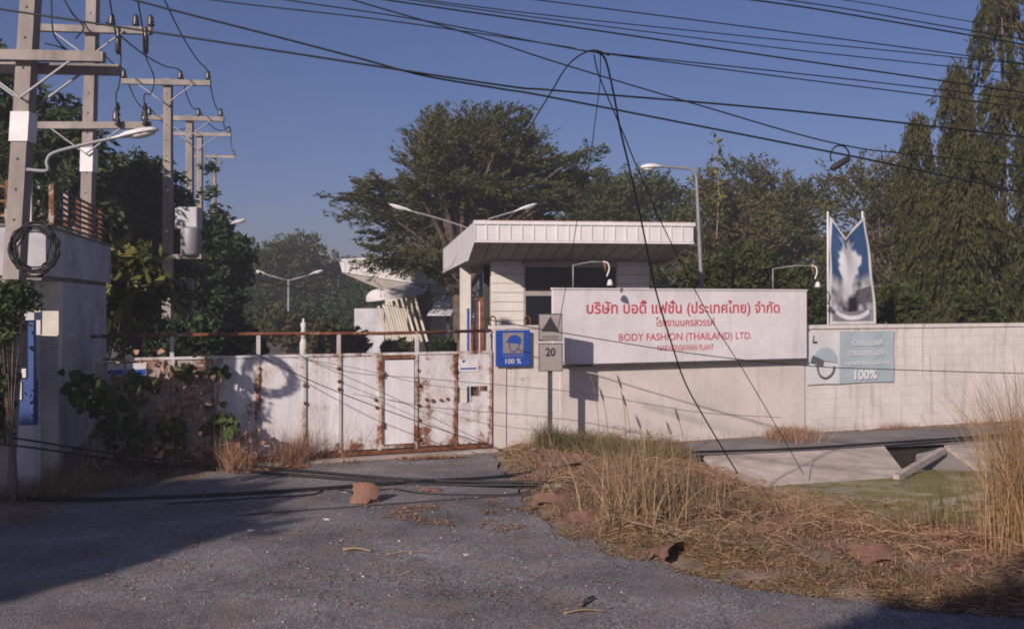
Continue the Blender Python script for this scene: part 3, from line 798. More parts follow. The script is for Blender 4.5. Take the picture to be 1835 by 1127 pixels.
# side fascias: deeper towards the back
for x in (0, RW):
    poly = [gp(x, .06, zt_), gp(x, RD, zt_), gp(x, RD, zs), gp(x, 1.6, zs), gp(x, .06, zf)]
    MB().prism(poly, gr * (.03 if x == 0 else -.03)).build('side_fascia', M['white_metal'], roof)
    MB().prism([gp(x, 1.6, zs + .002), gp(x, RD, zs + .002), gp(x, RD, zs + .03), gp(x, 1.6, zs + .03)], gr * (-.02 if x == 0 else .02)).build('side_trim', M['white_metal'], roof)
# sloping soffit boards then flat ceiling
nb = 15; bw = (RW - .08) / nb
for k in range(nb):
    x0, x1 = .04 + k * bw, .04 + (k + 1) * bw - .02
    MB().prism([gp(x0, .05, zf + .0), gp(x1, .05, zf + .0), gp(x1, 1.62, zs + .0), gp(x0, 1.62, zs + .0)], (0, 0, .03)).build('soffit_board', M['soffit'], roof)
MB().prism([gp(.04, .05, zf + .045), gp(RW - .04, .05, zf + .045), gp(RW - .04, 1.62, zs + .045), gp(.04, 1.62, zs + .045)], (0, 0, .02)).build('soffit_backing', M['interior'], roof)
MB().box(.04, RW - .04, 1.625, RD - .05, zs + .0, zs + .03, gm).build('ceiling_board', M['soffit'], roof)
WY = 1.55
def gxx(px):     # x along the guardhouse front wall seen at px
    k = (px - CX) / FPX; o_ = gA + gb_ * WY
    return (k * o_.y - o_.x) / (gr.x - k * gr.y)
xL, xW0, xW1, xR = gxx(881), gxx(939), gxx(1106), gxx(1164)
bh = .2; nrow = 16
for k in range(nrow):
    z0_ = k * bh + .05; z1_ = min(z0_ + bh - .008, zs - .005)
    MB().box(xL, xW0, WY, WY + .12, z0_, z1_, gm, bev=.006).build('wall_board', M['guard_wall'], gh)
    MB().box(xW1, xR, WY, WY + .12, z0_, z1_, gm, bev=.006).build('wall_board', M['guard_wall'], gh)
MB().box(xL + .02, xW0 - .02, WY + .06, WY + .5, 0, zs - .002, gm).build('corner_column', M['guard_wall'], gh)
MB().box(xW1 + .02, xR - .02, WY + .06, WY + .5, 0, zs - .002, gm).build('corner_column', M['guard_wall'], gh)
MB().box(xR - .14, xR - .02, WY + .5, WY + 5, 0, zs - .002, gm).build('side_wall', M['guard_wall'], gh)
MB().box(xL + .05, xR - .15, WY + 2.2, WY + 2.3, 0, zs - .002, gm).build('inner_wall', M['interior'], gh)
MB().box(xW0, xW1, WY + .02, WY + .2, 0, 1.6, gm).build('wall_base', M['guard_wall'], gh)
zw0, zw1 = 2.05, 3.2
mb = MB()
for (a, c, z0_, z1_) in ((xW0, xW1, zw1, zs - .003), (xW0, xW1, 2.58, 2.68), (xW0, xW1, 1.6, 1.68), (xW0, xW0 + .04, 1.68, 2.58), (xW0, xW0 + .03, 2.68, zw1), (xW1 - .04, xW1, 1.68, 2.58), (xW1 - .03, xW1, 2.68, zw1), ((xW0 + xW1) / 2 - .025, (xW0 + xW1) / 2 + .025, 1.68, 2.58)):
    mb.box(a, c, WY + .01, WY + .1, z0_, z1_, gm)
fr_ = mb.build('window_frame', M['soffit'], gh)
MB().box(xW0 + .03, xW1 - .03, WY + .05, WY + .06, 2.68, zw1, gm).build('pane', M['glass'], fr_)
MB().box(xW0 + .04, (xW0 + xW1) / 2 - .025, WY + .05, WY + .06, 1.68, 2.58, gm).build('pane', M['glass'], fr_)
MB().box((xW0 + xW1) / 2 + .025, xW1 - .04, WY + .05, WY + .06, 1.68, 2.58, gm).build('pane', M['glass'], fr_)
# rear porch columns and door frame on the drive side
MB().box(.05, .3, 4.3, 4.55, 0, zs - .002, gm).build('porch_column', M['guard_wall'], gh)
dr = MB().box(.32, .40, 3.0, 3.06, 0, 2.55, gm).box(.32, .40, 2.2, 2.26, 0, 2.55, gm).box(.32, .40, 2.26, 3.0, 2.49, 2.55, gm).build('door_frame', M['rust_plain'], gh)
for y_ in (2.45, 2.62): MB().tube([gp(.36, y_, 0), gp(.36, y_, 2.49)], .022, 8).build('door_bar', M['white_metal'], dr)
MB().tube([gp(.16, 3.4, 0), gp(.16, 3.4, 2.3)], .03, 8).build('blue_pipe', M['blue_sign'], gh)
MB().tube([gp(.05, 1.2, 0), gp(.05, 1.2, 2.0)], .03, 8).build('drain_pipe', M['rust_plain'], gh)

# ================================================================== FACTORY BUILDING DEEP IN THE YARD
fb = thing('factory_building', 'white factory block with angular canopy and slanted struts beyond the gate', 'building', (-4, 40, 0))
def pp(l, Y): return [P(x, y, Y) for x, y in l]
cn = MB().prism(pp([(607, 464), (690, 461), (742, 468), (742, 508), (613, 488)], 38), (2.2, 5.0, -.0)).build('canopy', M['white_metal'], fb)
for k in range(6):
    a = P(618 + k * 20, 466, 38); MB().beam(a + Vector((0, -.012, -.02)), P(618 + k * 20, 489 + k * 2.6, 38) + Vector((0, -.012, .03)), .02, .02).build('canopy_rib', M['white_metal'], cn)
MB().prism(pp([(613, 489), (742, 509), (745, 524), (700, 526)], 38.05), (1.9, 4.5, 0)).build('soffit', M['soffit'], cn)
# barrel shaped porch roof
ends = [P(678, 536, 36.2), P(738, 527, 38.0)]
ax = (ends[1] - ends[0]).normalized(); prof = []
mb = MB(); n = 12; vs_ = []
for e, sc_ in ((ends[0], 1.0), (ends[1], 1.05)):
    for k in range(n + 1):
        a = math.pi * (k / n) * 1.1 - .3
        vs_.append(e + Vector((-.45 * math.cos(a) * sc_, 0, .36 * math.sin(a) * sc_)))
mb.add(vs_, [(k, k + 1, n + 2 + k, n + 1 + k) for k in range(n)] + [tuple(range(n + 1)), tuple(reversed(range(n + 1, 2 * n + 2)))], True)
mb.build('barrel_roof', M['white_metal'], fb)
MB().box(P(690, 0, 38.4).x, P(740, 0, 38.4).x, 38.4, 38.6, 0, 2.75).build('back_wall', M['cream'], fb)
MB().box(P(770, 0, 40).x, P(850, 0, 40).x, 40, 48, 0, 2.6).build('side_block', M['cream'], fb)
MB().box(P(741, 0, 38.5).x, P(768, 0, 38.5).x, 38.5, 40.9, 0, 3.1).build('dark_bay', M['interior'], fb)
MB().box(P(635, 0, 46).x, P(688, 0, 46).x, 46, 50, 0, 2.2).build('grey_block', M['bluegrey_wall'], fb)
for k in range(8):
    x0 = 678 + k * 9; MB().beam(P(x0, 548 - k * 3.0, 36.0 + k * .22), P(x0 + 18 + k, 612, 36.0 + k * .2), .075, .1).build('slanted_strut', M['cream' if k % 2 else 'yellow_strut'], fb)
MB().beam(P(750, 522, 39), P(777, 606, 39), .14, .2).build('yellow_strut', M['yellow_strut'], fb)
for k in range(5):
    x0 = 766 + k * 9
    MB().prism(pp([(x0 + 14 - k * 2, 541 - k * 2.3), (x0 + 23.3 - k * 2, 538.7 - k * 2.3), (x0 + 8.6, 565), (x0 + 0, 564.6)], 36) if False else [P(781 + k * 9, 541 - k * 2.2, 37.5), P(789.7 + k * 9, 538.9 - k * 2.2, 37.5), P(773.7 + k * 8.6, 563.5, 36), P(765.5 + k * 8.6, 564, 36)], (0, 0, -.04)).build('awning_sheet', M['white_metal'], fb)
for x in (770, 803): MB().beam(P(x, 566, 36.6), Vector((P(x, 0, 36.6).x, 36.6, 0)), .1, .1).build('awning_post', M['dark_post'], fb)
st = thing('garden_statue', 'small white garden statue standing beyond the gate rail', 'statue', tuple(P(544, 640, 42) * Vector((1, 1, 0)) if False else (P(544, 0, 42).x, 42, 0)))
cx_ = P(544, 0, 42).x
MB().lathe([(.16, 0), (.16, .8), (.12, .85), (.12, .95)], (cx_, 42, 0), 10).build('plinth', M['cream'], st)
MB().lathe([(.1, .95), (.13, 1.2), (.09, 1.35), (.13, 1.55), (.1, 1.62), (.04, 1.65), (.06, 1.7), (.05, 1.77), (.02, 1.81)], (cx_, 42, 0), 10).build('figure', M['white_metal'], st)

# ================================================================== CORNER SHOP
sA_, sB_ = Vector((-5.85, 12.6, 0)), Vector((-6.79, 17.0, 0))
sd = (sB_ - sA_).normalized(); sl = Vector((-sd.y, sd.x, 0))          # sl points left, into the shop
shop = thing('corner_shop', 'grey rendered flat roofed shop corner with slatted shutters beside the gate', 'shop', tuple(sA_))
def sp(u, w, z): return Vector((sA_.x, sA_.y, z)) + sd * u + sl * w
SL = (sB_ - sA_).length
def sbox(name, mat, u0, u1, w0, w1, z0, z1, parent=None):
    return MB().prism([sp(u0, w0, z0), sp(u1, w0, z0), sp(u1, w1, z0), sp(u0, w1, z0)], (0, 0, z1 - z0)).build(name, M[mat], parent or shop)
sbox('parapet', 'bluegrey_wall', 0, SL, 0, 1.6, 2.76, 3.37)
sbox('parapet_cap', 'concrete_dark', -.03, SL + .03, -.03, 1.63, 3.372, 3.40)
sbox('soffit', 'concrete_dark', .05, SL - .05, .06, 1.55, 2.70, 2.758)
sbox('side_wall', 'bluegrey_wall', .96, SL - .3, .02, 1.5, 0, 2.698)
sbox('corner_column', 'cream', .70, .95, .0, .28, 0, 2.698)
sbox('column_edge', 'white_metal', .68, .698, .22, .29, 0, 2.698)
for k in range(16):                                                   # slatted shutter on the lit face and the return
    z0 = 1.36 + k * .041
    MB().prism([sp(.665, .01, z0), sp(.665, .215, z0), sp(.697, .215, z0 + .03), sp(.697, .01, z0 + .03)], (0, 0, -.008)).build('shutter_slat', M['cream'], shop)
sbox('shutter_frame', 'cream', .98, 1.02, -.02, .018, 1.3, 2.05)
for k in range(14):
    z0 = 1.36 + k * .045
    MB().prism([sp(1.03, -.02, z0), sp(1.75, -.02, z0), sp(1.75, .015, z0 + .03), sp(1.03, .015, z0 + .03)], (0, 0, -.008)).build('shutter_slat', M['cream'], shop)
sbox('plinth', 'concrete_dark', .97, SL - .25, -.04, .018, 0, .35)
for i, u in enumerate((.9, 1.75, 2.6, 3.45, 4.3)):
    sbox('baluster_post', 'gate_rust' if i < 2 else 'rust_plain', u - .03, u + .03, .1, .16, 3.402, 4.0)
for k in range(7):
    sbox('baluster_rail', 'dark_post', .9, 4.3, .115, .145, 3.47 + k * .082, 3.50 + k * .082)
for i, w_ in enumerate((.18, .42, .66, .95)):
    sbox('front_post', 'cream' if i % 2 == 0 else 'gate_rust', .06, .12, w_, w_ + .07, 3.402, 3.95)
for k in range(3): sbox('front_rail', 'gate_rust', .125, .15, .1, 1.4, 3.5 + k * .18, 3.53 + k * .18)

kk = thing('blue_kiosk', 'blue booth with dark window beside the cream shop column', 'booth', (-6.4, 12.5, 0))
MB().box(-7.0, -5.93, 12.45, 12.57, .902, 1.47).build('lower_panel', M['blue_door'], kk)
MB().box(-7.02, -5.91, 12.43, 12.6, 0, .9).build('base', M['white_metal'], kk)
for x in (-7.0, -6.0): MB().box(x, x + .07, 12.45, 12.52, 1.472, 2.2).build('upright', M['blue_door'], kk)
MB().box(-6.93, -6.0, 12.48, 12.49, 1.472, 2.2).build('window', M['glass'], kk)
MB().box(-7.03, -5.9, 12.40, 12.62, 2.202, 2.3).build('roof', M['bluegrey_wall'], kk)
MB().box(-6.9, -6.02, 12.53, 12.57, 1.472, 2.2).build('back_panel', M['blue_door'], kk)
n_ = MB().box(-6.20, -6.07, 12.43, 12.447, 1.22, 1.44).build('no_smoking_notice', M['sign_white'], kk)
mb = MB().tube([(-6.135 + .042 * math.cos(a / 12 * 2 * math.pi), 12.426, 1.33 + .042 * math.sin(a / 12 * 2 * math.pi)) for a in range(13)], .006, 4).tube([(-6.165, 12.426, 1.36), (-6.105, 12.426, 1.30)], .005, 4)
mb.build('prohibition_ring', M['red_letter'], n_)
MB().box(-6.6, -6.03, 12.46, 12.478, 1.49, 1.6).build('white_strip', M['white_metal'], kk)

# ================================================================== ELECTRICITY POLES
def insulator(p, parent, h=.22, r=.075):
    return MB().lathe([(.02, 0), (r * .7, .02), (r, h * .25), (r * .6, h * .35), (r * .95, h * .5), (r * .5, h * .62), (r * .75, h * .75), (r * .35, h)], p, 8).build('insulator', M['insulator'], parent)
def power_pole(label, base, top, w0, w1, arms, band=None):
    o = thing('electricity_pole', label, 'utility pole', tuple(base), 'concrete electricity poles on the roadside')
    b_, t_ = Vector(base), Vector(top)
    vs_ = []
    for q, w in ((b_, w0), (t_, w1)):
        for sx, sy in ((-1, -1), (1, -1), (1, 1), (-1, 1)): vs_.append(q + Vector((sx * w / 2, sy * w / 2, 0)))
    shaft = MB().add(vs_, [(3, 2, 1, 0), (4, 5, 6, 7), (0, 1, 5, 4), (1, 2, 6, 5), (2, 3, 7, 6), (3, 0, 4, 7)]).build('shaft', M['pole'], o)
    n = int((t_ - b_).length / .35)
    mb = MB()
    for k in range(4, n):
        q = b_.lerp(t_, k / n); w = w0 + (w1 - w0) * k / n
        mb.lathe([(.016, -.004), (.016, .0)], q + Vector((0, -w / 2 - .001, 0)), 6, 'y')
    mb.build('bolt_holes', M['hole'], shaft)['kind'] = 'stuff'
    if band:
        z0, z1 = band; q0 = b_.lerp(t_, (z0 - b_.z) / (t_.z - b_.z)); q1 = b_.lerp(t_, (z1 - b_.z) / (t_.z - b_.z)); w = w0 + .012
        MB().prism([q0 + Vector((sx * w / 2, sy * w / 2, 0)) for sx, sy in ((-1, -1), (1, -1), (1, 1), (-1, 1))], q1 - q0).build('white_band', M['sign_white'], shaft)
    tops = []
    for (za, l, r_, tilt, ins, dy) in arms:
        q = b_.lerp(t_, (za - b_.z) / (t_.z - b_.z)) + Vector((0, dy, 0))
        a = q + Vector((-l, .0, -tilt * l)); c = q + Vector((r_, 0, tilt * r_))
        am = MB().beam(a, c, .1, .12).build('crossarm', M['pole'], o)
        for sx in (-1, 1):
            L_ = l if sx < 0 else r_
            if L_ > .5: MB().beam(q + Vector((0, -.03, -.5)), q + Vector((sx * min(.6, L_ * .8), -.03, -.06)), .03, .02).build('brace', M['steel'], am)
        for f in ins:
            pnt = a.lerp(c, f) + Vector((0, 0, .06)); insulator(pnt, am); tops.append(pnt + Vector((0, 0, .2)))
    return o, tops
Y1 = 12.0
p1b, p1t = Vector(((0 - CX) / FPX * Y1, Y1, -.2)), Vector(((64 - CX) / FPX * Y1, Y1, 7.0))
power_pole('nearest weathered concrete pole with white band and double crossarm before the shop', p1b, p1t, .21, .175, [(5.33, 1.4, .98, -.02, [], -.15), (5.25, 1.4, 1.05, -.02, [], .16)], (4.33, 4.68))
Y2 = 17.7
p2b, p2t = Vector(((146 - CX) / FPX * Y2, Y2, -.2)), Vector(((168 - CX) / FPX * Y2, Y2, 8.2))
_, t2 = power_pole('concrete pole with white band and two crossarms behind the shop railing', p2b, p2t, .21, .175, [(7.2, .9, 1.1, -.03, [.5 + .15, .86, .99], -.14), (5.52, .9, 1.12, 0, [.7, .95], -.14)], (4.72, 5.14))
spots = [(300, 22.8, 1.0, 1.0, 7.48, 146, [.02, .66, .97], 'tall bare concrete pole with three insulators beside the white transformer box'),
         (339, 26.9, 1.1, .95, 7.42, 207, [.03, .67, .96], 'concrete pole with trailing vine, second of the row past the transformer'),
         (357, 34.0, 1.0, 1.1, 8.2, 238, [.35, .97], 'thin concrete pole, third of the receding row by the trees'),
         (383, 48.0, 1.0, 1.05, 9.5, 276, [.1, .97], 'farthest vine-wrapped pole of the receding roadside row')]
tops_all = [t2[:3]]
for px, Y, l, r_, z, py, ins, lab in spots:
    x = (px - CX) / FPX * Y
    _, tp = power_pole(lab, (x, Y, -.2), (x + .02, Y, z + .02), .22, .165, [(z - .08, l, r_, -.02, ins, -.13)])
    tops_all.append(tp)
# transformer
tb = thing('pole_transformer', 'white box and grey drum transformer hung between the vine covered poles', 'transformer', tuple(P(335, 455, 22.4)))
a = P(313, 410, 22.4); c = P(353, 371, 22.4)
MB().box(a.x, c.x, 22.4, 22.8, a.z, c.z, bev=.02).build('white_box', M['bluegrey_wall'], tb)
q = P(342, 458, 22.4); MB().lathe([(.2, 0), (.22, .04), (.22, .58), (.2, .62), (.1, .64)], q, 16).build('drum', M['steel'], tb)
a = P(300, 460, 22.4); MB().beam(a, P(362, 460, 22.4), .12, .1).build('bracket', M['pole'], tb)

# hanging coil of cable on the first pole
cc = P(62, 447, 11.75); mb = MB()
rc = random.Random(2)
for k in range(11):
    r0 = .25 + rc.uniform(-.045, .035); ph = rc.uniform(0, 6); ex = rc.uniform(-.03, .03)
    mb.tube([cc + Vector(((r0 + ex) * math.cos(a / 24 * 2 * math.pi + ph) + rc.uniform(-.004, .004), rc.uniform(-.05, .05), (r0 - ex * .6) * 1.08 * math.sin(a / 24 * 2 * math.pi + ph))) for a in range(25)], .011, 5)
single(mb, 'cable_coil', M['cable'], 'thick coil of black cable hanging on the nearest pole', 'cable coil')

# ================================================================== STREET LAMPS
def cobra(mb_parent, a, b_, w=.16, name='lamp_head'):
    """streetlight head from its neck a to its tip b"""
    a, b_ = Vector(a), Vector(b_); d = b_ - a; L = d.length; x = d.normalized(); y = x.cross(Vector((0, 0, 1))).normalized(); z = y.cross(x)
    mb = MB(); n = 10; secs = [(0, .25, .35), (.18, .38, .5), (.35, .8, .9), (.65, 1.0, 1.0), (.88, .8, .8), (1, .35, .4)]
    vs_ = []
    for t_, sw_, sh in secs:
        for k in range(n):
            an = 2 * math.pi * k / n; q = math.sin(an); hh = w * .55 if q > 0 else w * .22
            vs_.append(a + d * t_ + y * math.cos(an) * w * sw_ + z * q * hh * sh)
    fs_ = [(i * n + k, i * n + (k + 1) % n, (i + 1) * n + (k + 1) % n, (i + 1) * n + k) for i in range(len(secs) - 1) for k in range(n)] + [tuple(range(n)), tuple(reversed(range((len(secs) - 1) * n, len(secs) * n)))]
    hd = mb.add(vs_, fs_, True).build(name, M['lamp_shell'], mb_parent)
    mb = MB(); vs_ = []
    for t_, sc_ in ((.42, .5), (.55, .8), (.75, .8), (.9, .45)):
        for k in range(n):
            an = math.pi + math.pi * k / (n - 1); vs_.append(a + d * t_ + y * math.cos(an) * w * .85 * sc_ - z * w * .12 + z * math.sin(an) * w * .5 * sc_)
    mb.add(vs_, [(i * n + k, i * n + k + 1, (i + 1) * n + k + 1, (i + 1) * n + k) for i in range(3) for k in range(n - 1)], True).build('diffuser', M['lamp_glass'], hd, fix=False)
    return hd
l1 = thing('street_lamp', 'curved arm street lamp reaching out from the nearest pole', 'street lamp', tuple(P(70, 305, 11.8)))
MB().tube(crom([P(48, 304, 11.85), P(84, 306, 11.8), P(84, 290, 11.8), P(95, 275, 11.8), P(140, 262, 11.75), P(205, 247, 11.7)], 6), .022, 8).build('arm', M['steel'], l1)
cobra(l1, P(200, 249, 11.7), P(283, 233, 11.7), .11)
l2 = thing('street_lamp', 'single arm street lamp on a slim pole behind the company sign', 'street lamp', (P(1258, 0, 24).x, 24, 0))
MB().tube([(P(1259, 0, 24).x, 24, 0), P(1257, 510, 24), P(1248, 318, 24), P(1243, 305, 24), P(1232, 302, 24), P(1190, 299, 23.9), P(1180, 299, 23.9)], [.06, .055, .04, .038, .035, .03, .03], 8).build('pole', M['steel'], l2)
cobra(l2, P(1188, 299, 23.9), P(1148, 301, 23.9), .17)
l3 = thing('street_lamp', 'double arm street lamp rising behind the guardhouse roof', 'street lamp', (P(862, 0, 31.2).x, 31.2, 0))
MB().tube([(P(862, 0, 31.2).x, 31.2, 0), P(862, 420, 31.2)], [.08, .05], 8).build('pole', M['steel'], l3)
MB().tube(crom([P(862, 420, 31.2), P(830, 406, 31.2), P(780, 390, 31.2), P(742, 380, 31.2)], 5), .03, 6).build('arm', M['steel'], l3)
MB().tube(crom([P(862, 420, 31.2), P(872, 396, 31.2), P(895, 387, 31.2), P(922, 379, 31.2)], 5), .03, 6).build('arm', M['steel'], l3)
cobra(l3, P(744, 381, 31.2), P(698, 367, 31.2), .13); cobra(l3, P(920, 380, 31.2), P(962, 366, 31.2), .13)
l4 = thing('street_lamp', 'distant double arm street lamp before the trees in the yard', 'street lamp', (P(517, 0, 60).x, 60, 0))
MB().tube([(P(517, 0, 60).x, 60, 0), P(517, 500, 60)], [.09, .06], 6).build('pole', M['steel'], l4)
for s in (-1, 1):
    MB().tube([P(517, 503, 60), P(517 + s * 40, 492, 60)], .05, 6).build('arm', M['steel'], l4); cobra(l4, P(517 + s * 38, 492, 60), P(517 + s * 62, 485, 60), .2)
l5 = thing('street_lamp', 'small distant street lamp sticking out past the farthest pole', 'street lamp', (P(390, 0, 44).x, 44, 0))
MB().tube([(P(385, 0, 44).x, 44, 0), P(385, 420, 44), P(392, 408, 44), P(412, 402, 44)], .05, 6).build('arm', M['steel'], l5); cobra(l5, P(410, 403, 44), P(441, 394, 44), .17)
l6 = thing('yard_lamp', 'small white post lamp half hidden in the feathery tree', 'lamp', (P(735, 0, 47).x, 47, 0))
MB().tube([(P(735, 0, 47).x, 47, 0), P(735, 447, 47)], .03, 6).build('pole', M['steel'], l6)
MB().lathe([(.04, -.1), (.09, -.02), (.1, .05), (.07, .11), (.02, .13)], P(735, 444, 47), 10).build('globe', M['lamp_glass'], l6)

# ================================================================== WIRES
OC = 'black cables crossing the sky over the forecourt'
def wire(label, pts, r=.011, mat='cable', name='overhead_cable', cat='cable', group=None, n=10):
    if group == OC: pts = [(a, b_, y_ * .66) for a, b_, y_ in pts]; r *= .62
    mb = MB().tube(crom([p if isinstance(p, Vector) else P(*p) for p in pts], n), r, 6)
    return single(mb, name, M[mat], label, cat, group)
wire('thick sky cable entering at the nearest pole, lowest across the guardhouse sky', [(-300, -28, 11.5), (0, 17, 11.5), (460, 86, 11.5), (890, 152, 11.7), (1000, 163, 11.8), (1400, 197, 12.2), (1810, 243, 12.6), (2300, 300, 13)], .013, group=OC)
wire('thick sky cable that meets the lowest one, then drops across the tall trees', [(-100, -95, 11.3), (238, 0, 11.4), (460, 57, 11.5), (640, 104, 11.6), (760, 136, 11.65), (900, 160, 11.75), (1000, 177, 11.8), (1480, 271, 12.2), (1700, 317, 12.5), (2300, 450, 13)], .013, group=OC)
wire('thin sky cable reaching the loop knot from the upper poles', [(100, -38, 12.4), (400, 3, 12.5), (700, 38, 12.6), (1000, 82, 12.8), (1070, 94, 12.8), (1400, 129, 13.2), (1700, 163, 13.5), (2300, 235, 14)], .009, group=OC)
wire('thin sky cable running just under the one with the loop knot', [(250, -40, 12.6), (510, 0, 12.6), (750, 36, 12.7), (1000, 83, 12.85), (1080, 96, 12.85), (1400, 138, 13.2), (1700, 176, 13.5), (2300, 255, 14)], .009, group=OC)
wire('sky cable sagging steeply down to the hanging splice case', [(400, -70, 12), (630, 0, 12), (850, 64, 12.2), (1000, 113, 12.3), (1250, 188, 12.6), (1500, 258, 12.9), (1700, 284, 13.2), (2300, 350, 14)], .010, group=OC)
wire('thicker straight sky cable above the loop knot', [(300, -60, 13), (690, 0, 13), (1000, 45, 13.2), (1400, 104, 13.5), (1700, 147, 13.8), (2300, 235, 14.5)], .012, group=OC)
wire('thin sky cable, lower one of the close pair near the top', [(300, -52, 13.1), (700, -4, 13.1), (1000, 37, 13.3), (1400, 87, 13.6), (1740, 124, 13.9), (2300, 190, 14.5)], .008, group=OC)
wire('thin sky cable, upper one of the close pair near the top', [(300, -58, 13.2), (710, -6, 13.2), (1000, 30, 13.4), (1400, 72, 13.7), (1720, 104, 14), (2300, 165, 14.6)], .008, group=OC)
wire('single sky cable above the close pair, leaving through the columnar tree', [(500, -60, 13.4), (960, 0, 13.4), (1350, 50, 13.8), (1715, 98, 14.1), (2300, 178, 14.6)], .009, group=OC)
wire('thickest sky cable of the bundle in the upper corner', [(900, -52, 13.6), (1345, 0, 13.6), (1560, 33, 13.9), (1740, 64, 14.1), (2300, 160, 14.6)], .012, group=OC)
wire('thin sky cable just above the thickest one in the upper corner', [(900, -58, 13.7), (1405, 0, 13.7), (1720, 52, 14.1), (2300, 150, 14.6)], .009, group=OC)
wire('topmost thin sky cable in the upper corner', [(900, -75, 13.8), (1480, -4, 13.8), (1720, 36, 14.1), (2300, 130, 14.6)], .007, group=OC)
wire('loose cable curving from the loop knot down into the feathery tree', [(1092, 100, 8.45), (1060, 91, 8.45), (1020, 115, 8.9), (985, 170, 9.6), (945, 235, 10.6), (930, 262, 11)], .007)
wire('slack thin cable hanging from the loop knot towards the guardhouse roof', [(1076, 96, 8.45), (1075, 150, 8.8), (1066, 220, 9.2), (1058, 280, 9.6), (1040, 360, 10), (1022, 470, 10.6), (1000, 590, 11.2)], .004)
wire('heavy cable dropping from the loop knot across the sign to the verge', [(1068, 92, 8.45), (1085, 108, 8.5), (1100, 170, 8.7), (1112, 235, 9), (1130, 310, 9.4), (1150, 400, 9.9), (1175, 520, 10.6), (1205, 620, 11.4), (1230, 690, 12), (1275, 770, 12.9), (1322, 848, 13.9)], .009, n=8)
wire('thin cable swinging from the loop knot over the sign lettering to the path', [(1064, 98, 8.45), (1075, 140, 8.6), (1115, 235, 9), (1150, 320, 9.5), (1200, 430, 10.3), (1270, 565, 11.6), (1330, 660, 12.8), (1395, 770, 14.2), (1440, 850, 15.2)], .006, n=8)
wire('long thin cable stretched low across the company sign and helmet banner', [(860, 570, 15.6), (1000, 595, 15.7), (1230, 632, 15.9), (1440, 655, 16.1), (1600, 662, 16.5), (1790, 668, 17.2), (2100, 676, 18)], .008)
wire('thin cable slanting down across the gate door', [(250, 520, 13.2), (470, 640, 13.8), (600, 700, 14.4), (740, 752, 14.9), (880, 800, 15.4), (930, 822, 15.5)], .007)
wire('faint cable slanting over the gate from its top to the pillar foot', [(540, 640, 14.4), (690, 705, 14.8), (800, 760, 15.1), (900, 806, 15.4)], .005, 'cable_grey')
wire('faint slack cable across the upper gate and pillar', [(500, 622, 14.4), (620, 665, 14.8), (760, 678, 15.2), (900, 690, 15.7), (1050, 705, 16), (1250, 738, 16.4), (1400, 748, 17)], .005, 'cable_grey')
wire('faint straight cable across the middle of the gate', [(520, 640, 14.4), (640, 660, 14.7), (760, 688, 15.0), (880, 702, 15.4)], .004, 'cable_grey')
wire('thin service cable far behind the gate towards the factory', [(400, 488, 20), (560, 522, 26), (680, 545, 34), (760, 556, 36)], .01, 'cable_grey')
# splice case hanging from a cable ring
sc_ = thing('cable_splice', 'black splice case hanging from a cable ring in the sky', 'splice case', tuple(P(1505, 304, 8.5)))
ring = [P(1505 + 17 * math.cos(R(a)), 280 + 19 * math.sin(R(a)), 8.5) for a in range(150, 400, 12)]
MB().tube(ring, .007, 6).build('ring', M['cable'], sc_)
a, c = P(1488, 304, 8.49), P(1523, 283, 8.49); d = c - a
MB().tube([a, a + d * .08, a + d * .2, a + d * .85, a + d * .95, c], [.013, .02, .027, .027, .02, .013], 8).build('case', M['sign_black'], sc_)
# conductors between the receding poles
def cat3(a, c, sag): return [a, a.lerp(c, .25) + Vector((0, 0, -sag * .75)), a.lerp(c, .5) + Vector((0, 0, -sag)), a.lerp(c, .75) + Vector((0, 0, -sag * .75)), c]
chain = [[t[min(i, len(t) - 1)] for t in tops_all[1:]] for i in range(3)]
starts = [P(150, 40, 17), P(190, 40, 17.5), P(290, -10, 17)]
nm = ['lowest', 'middle', 'outermost']
for i in range(3):
    pts = cat3(starts[i], chain[i][0], .15)
    for a, c in zip(chain[i][:-1], chain[i][1:]): pts += cat3(a, c, .3)[1:]
    wire(f'{nm[i]} power conductor strung along the insulators of the receding poles', pts, .014, group='power conductors on the roadside poles', n=4)
for k, (lab, pts) in enumerate([('drooping jumper cable between the pole crossarms by the first insulator', [(92, 0, 16), (96, 60, 16), (120, 90, 16.5), (146, 103, 17)]),
    ('jumper cable falling from the upper crossarm to its lower post', [(195, -10, 16.5), (206, 55, 17), (216, 90, 17.4), (214, 150, 17.4), (208, 172, 17.4), (212, 220, 17.4)]),
    ('looping jumper cable under the end of the upper crossarm', [(245, -10, 16.5), (257, 60, 17), (260, 98, 17.4), (276, 140, 17.4), (270, 168, 17.4), (258, 172, 17.4), (264, 222, 17.4)]),
    ('short black cable crossing behind the nearest pole head', [(80, 78, 16), (110, 86, 16), (150, 105, 16.5)]),
    ('slanting cable beside the second pole head', [(115, 0, 16), (130, 25, 16), (150, 50, 17), (135, 70, 17)])]):
    wire(lab, pts, .013, name='jumper_cable')
for px, lab in ((211, 'inner'), (260, 'outer')):
    q = P(px, 226, 17.45); mb = MB().lathe([(.02, 0), (.06, .02), (.03, .07), (.05, .1), (.02, .15), (.05, .2), (.02, .25), (.05, .3), (.02, .4)], q, 8)
    single(mb, 'fuse_cutout', M['insulator'], f'{lab} finned fuse cutout standing on the lower crossarm', 'insulator')
    q = P(px + 1, 98, 17.4); mb = MB().lathe([(.02, 0), (.05, .03), (.055, .3), (.03, .36), (.05, .42), (.02, .48)], q, 8)
    single(mb, 'fuse_cutout', M['insulator'], f'{lab} dark fuse tube hanging under the upper crossarm', 'insulator')
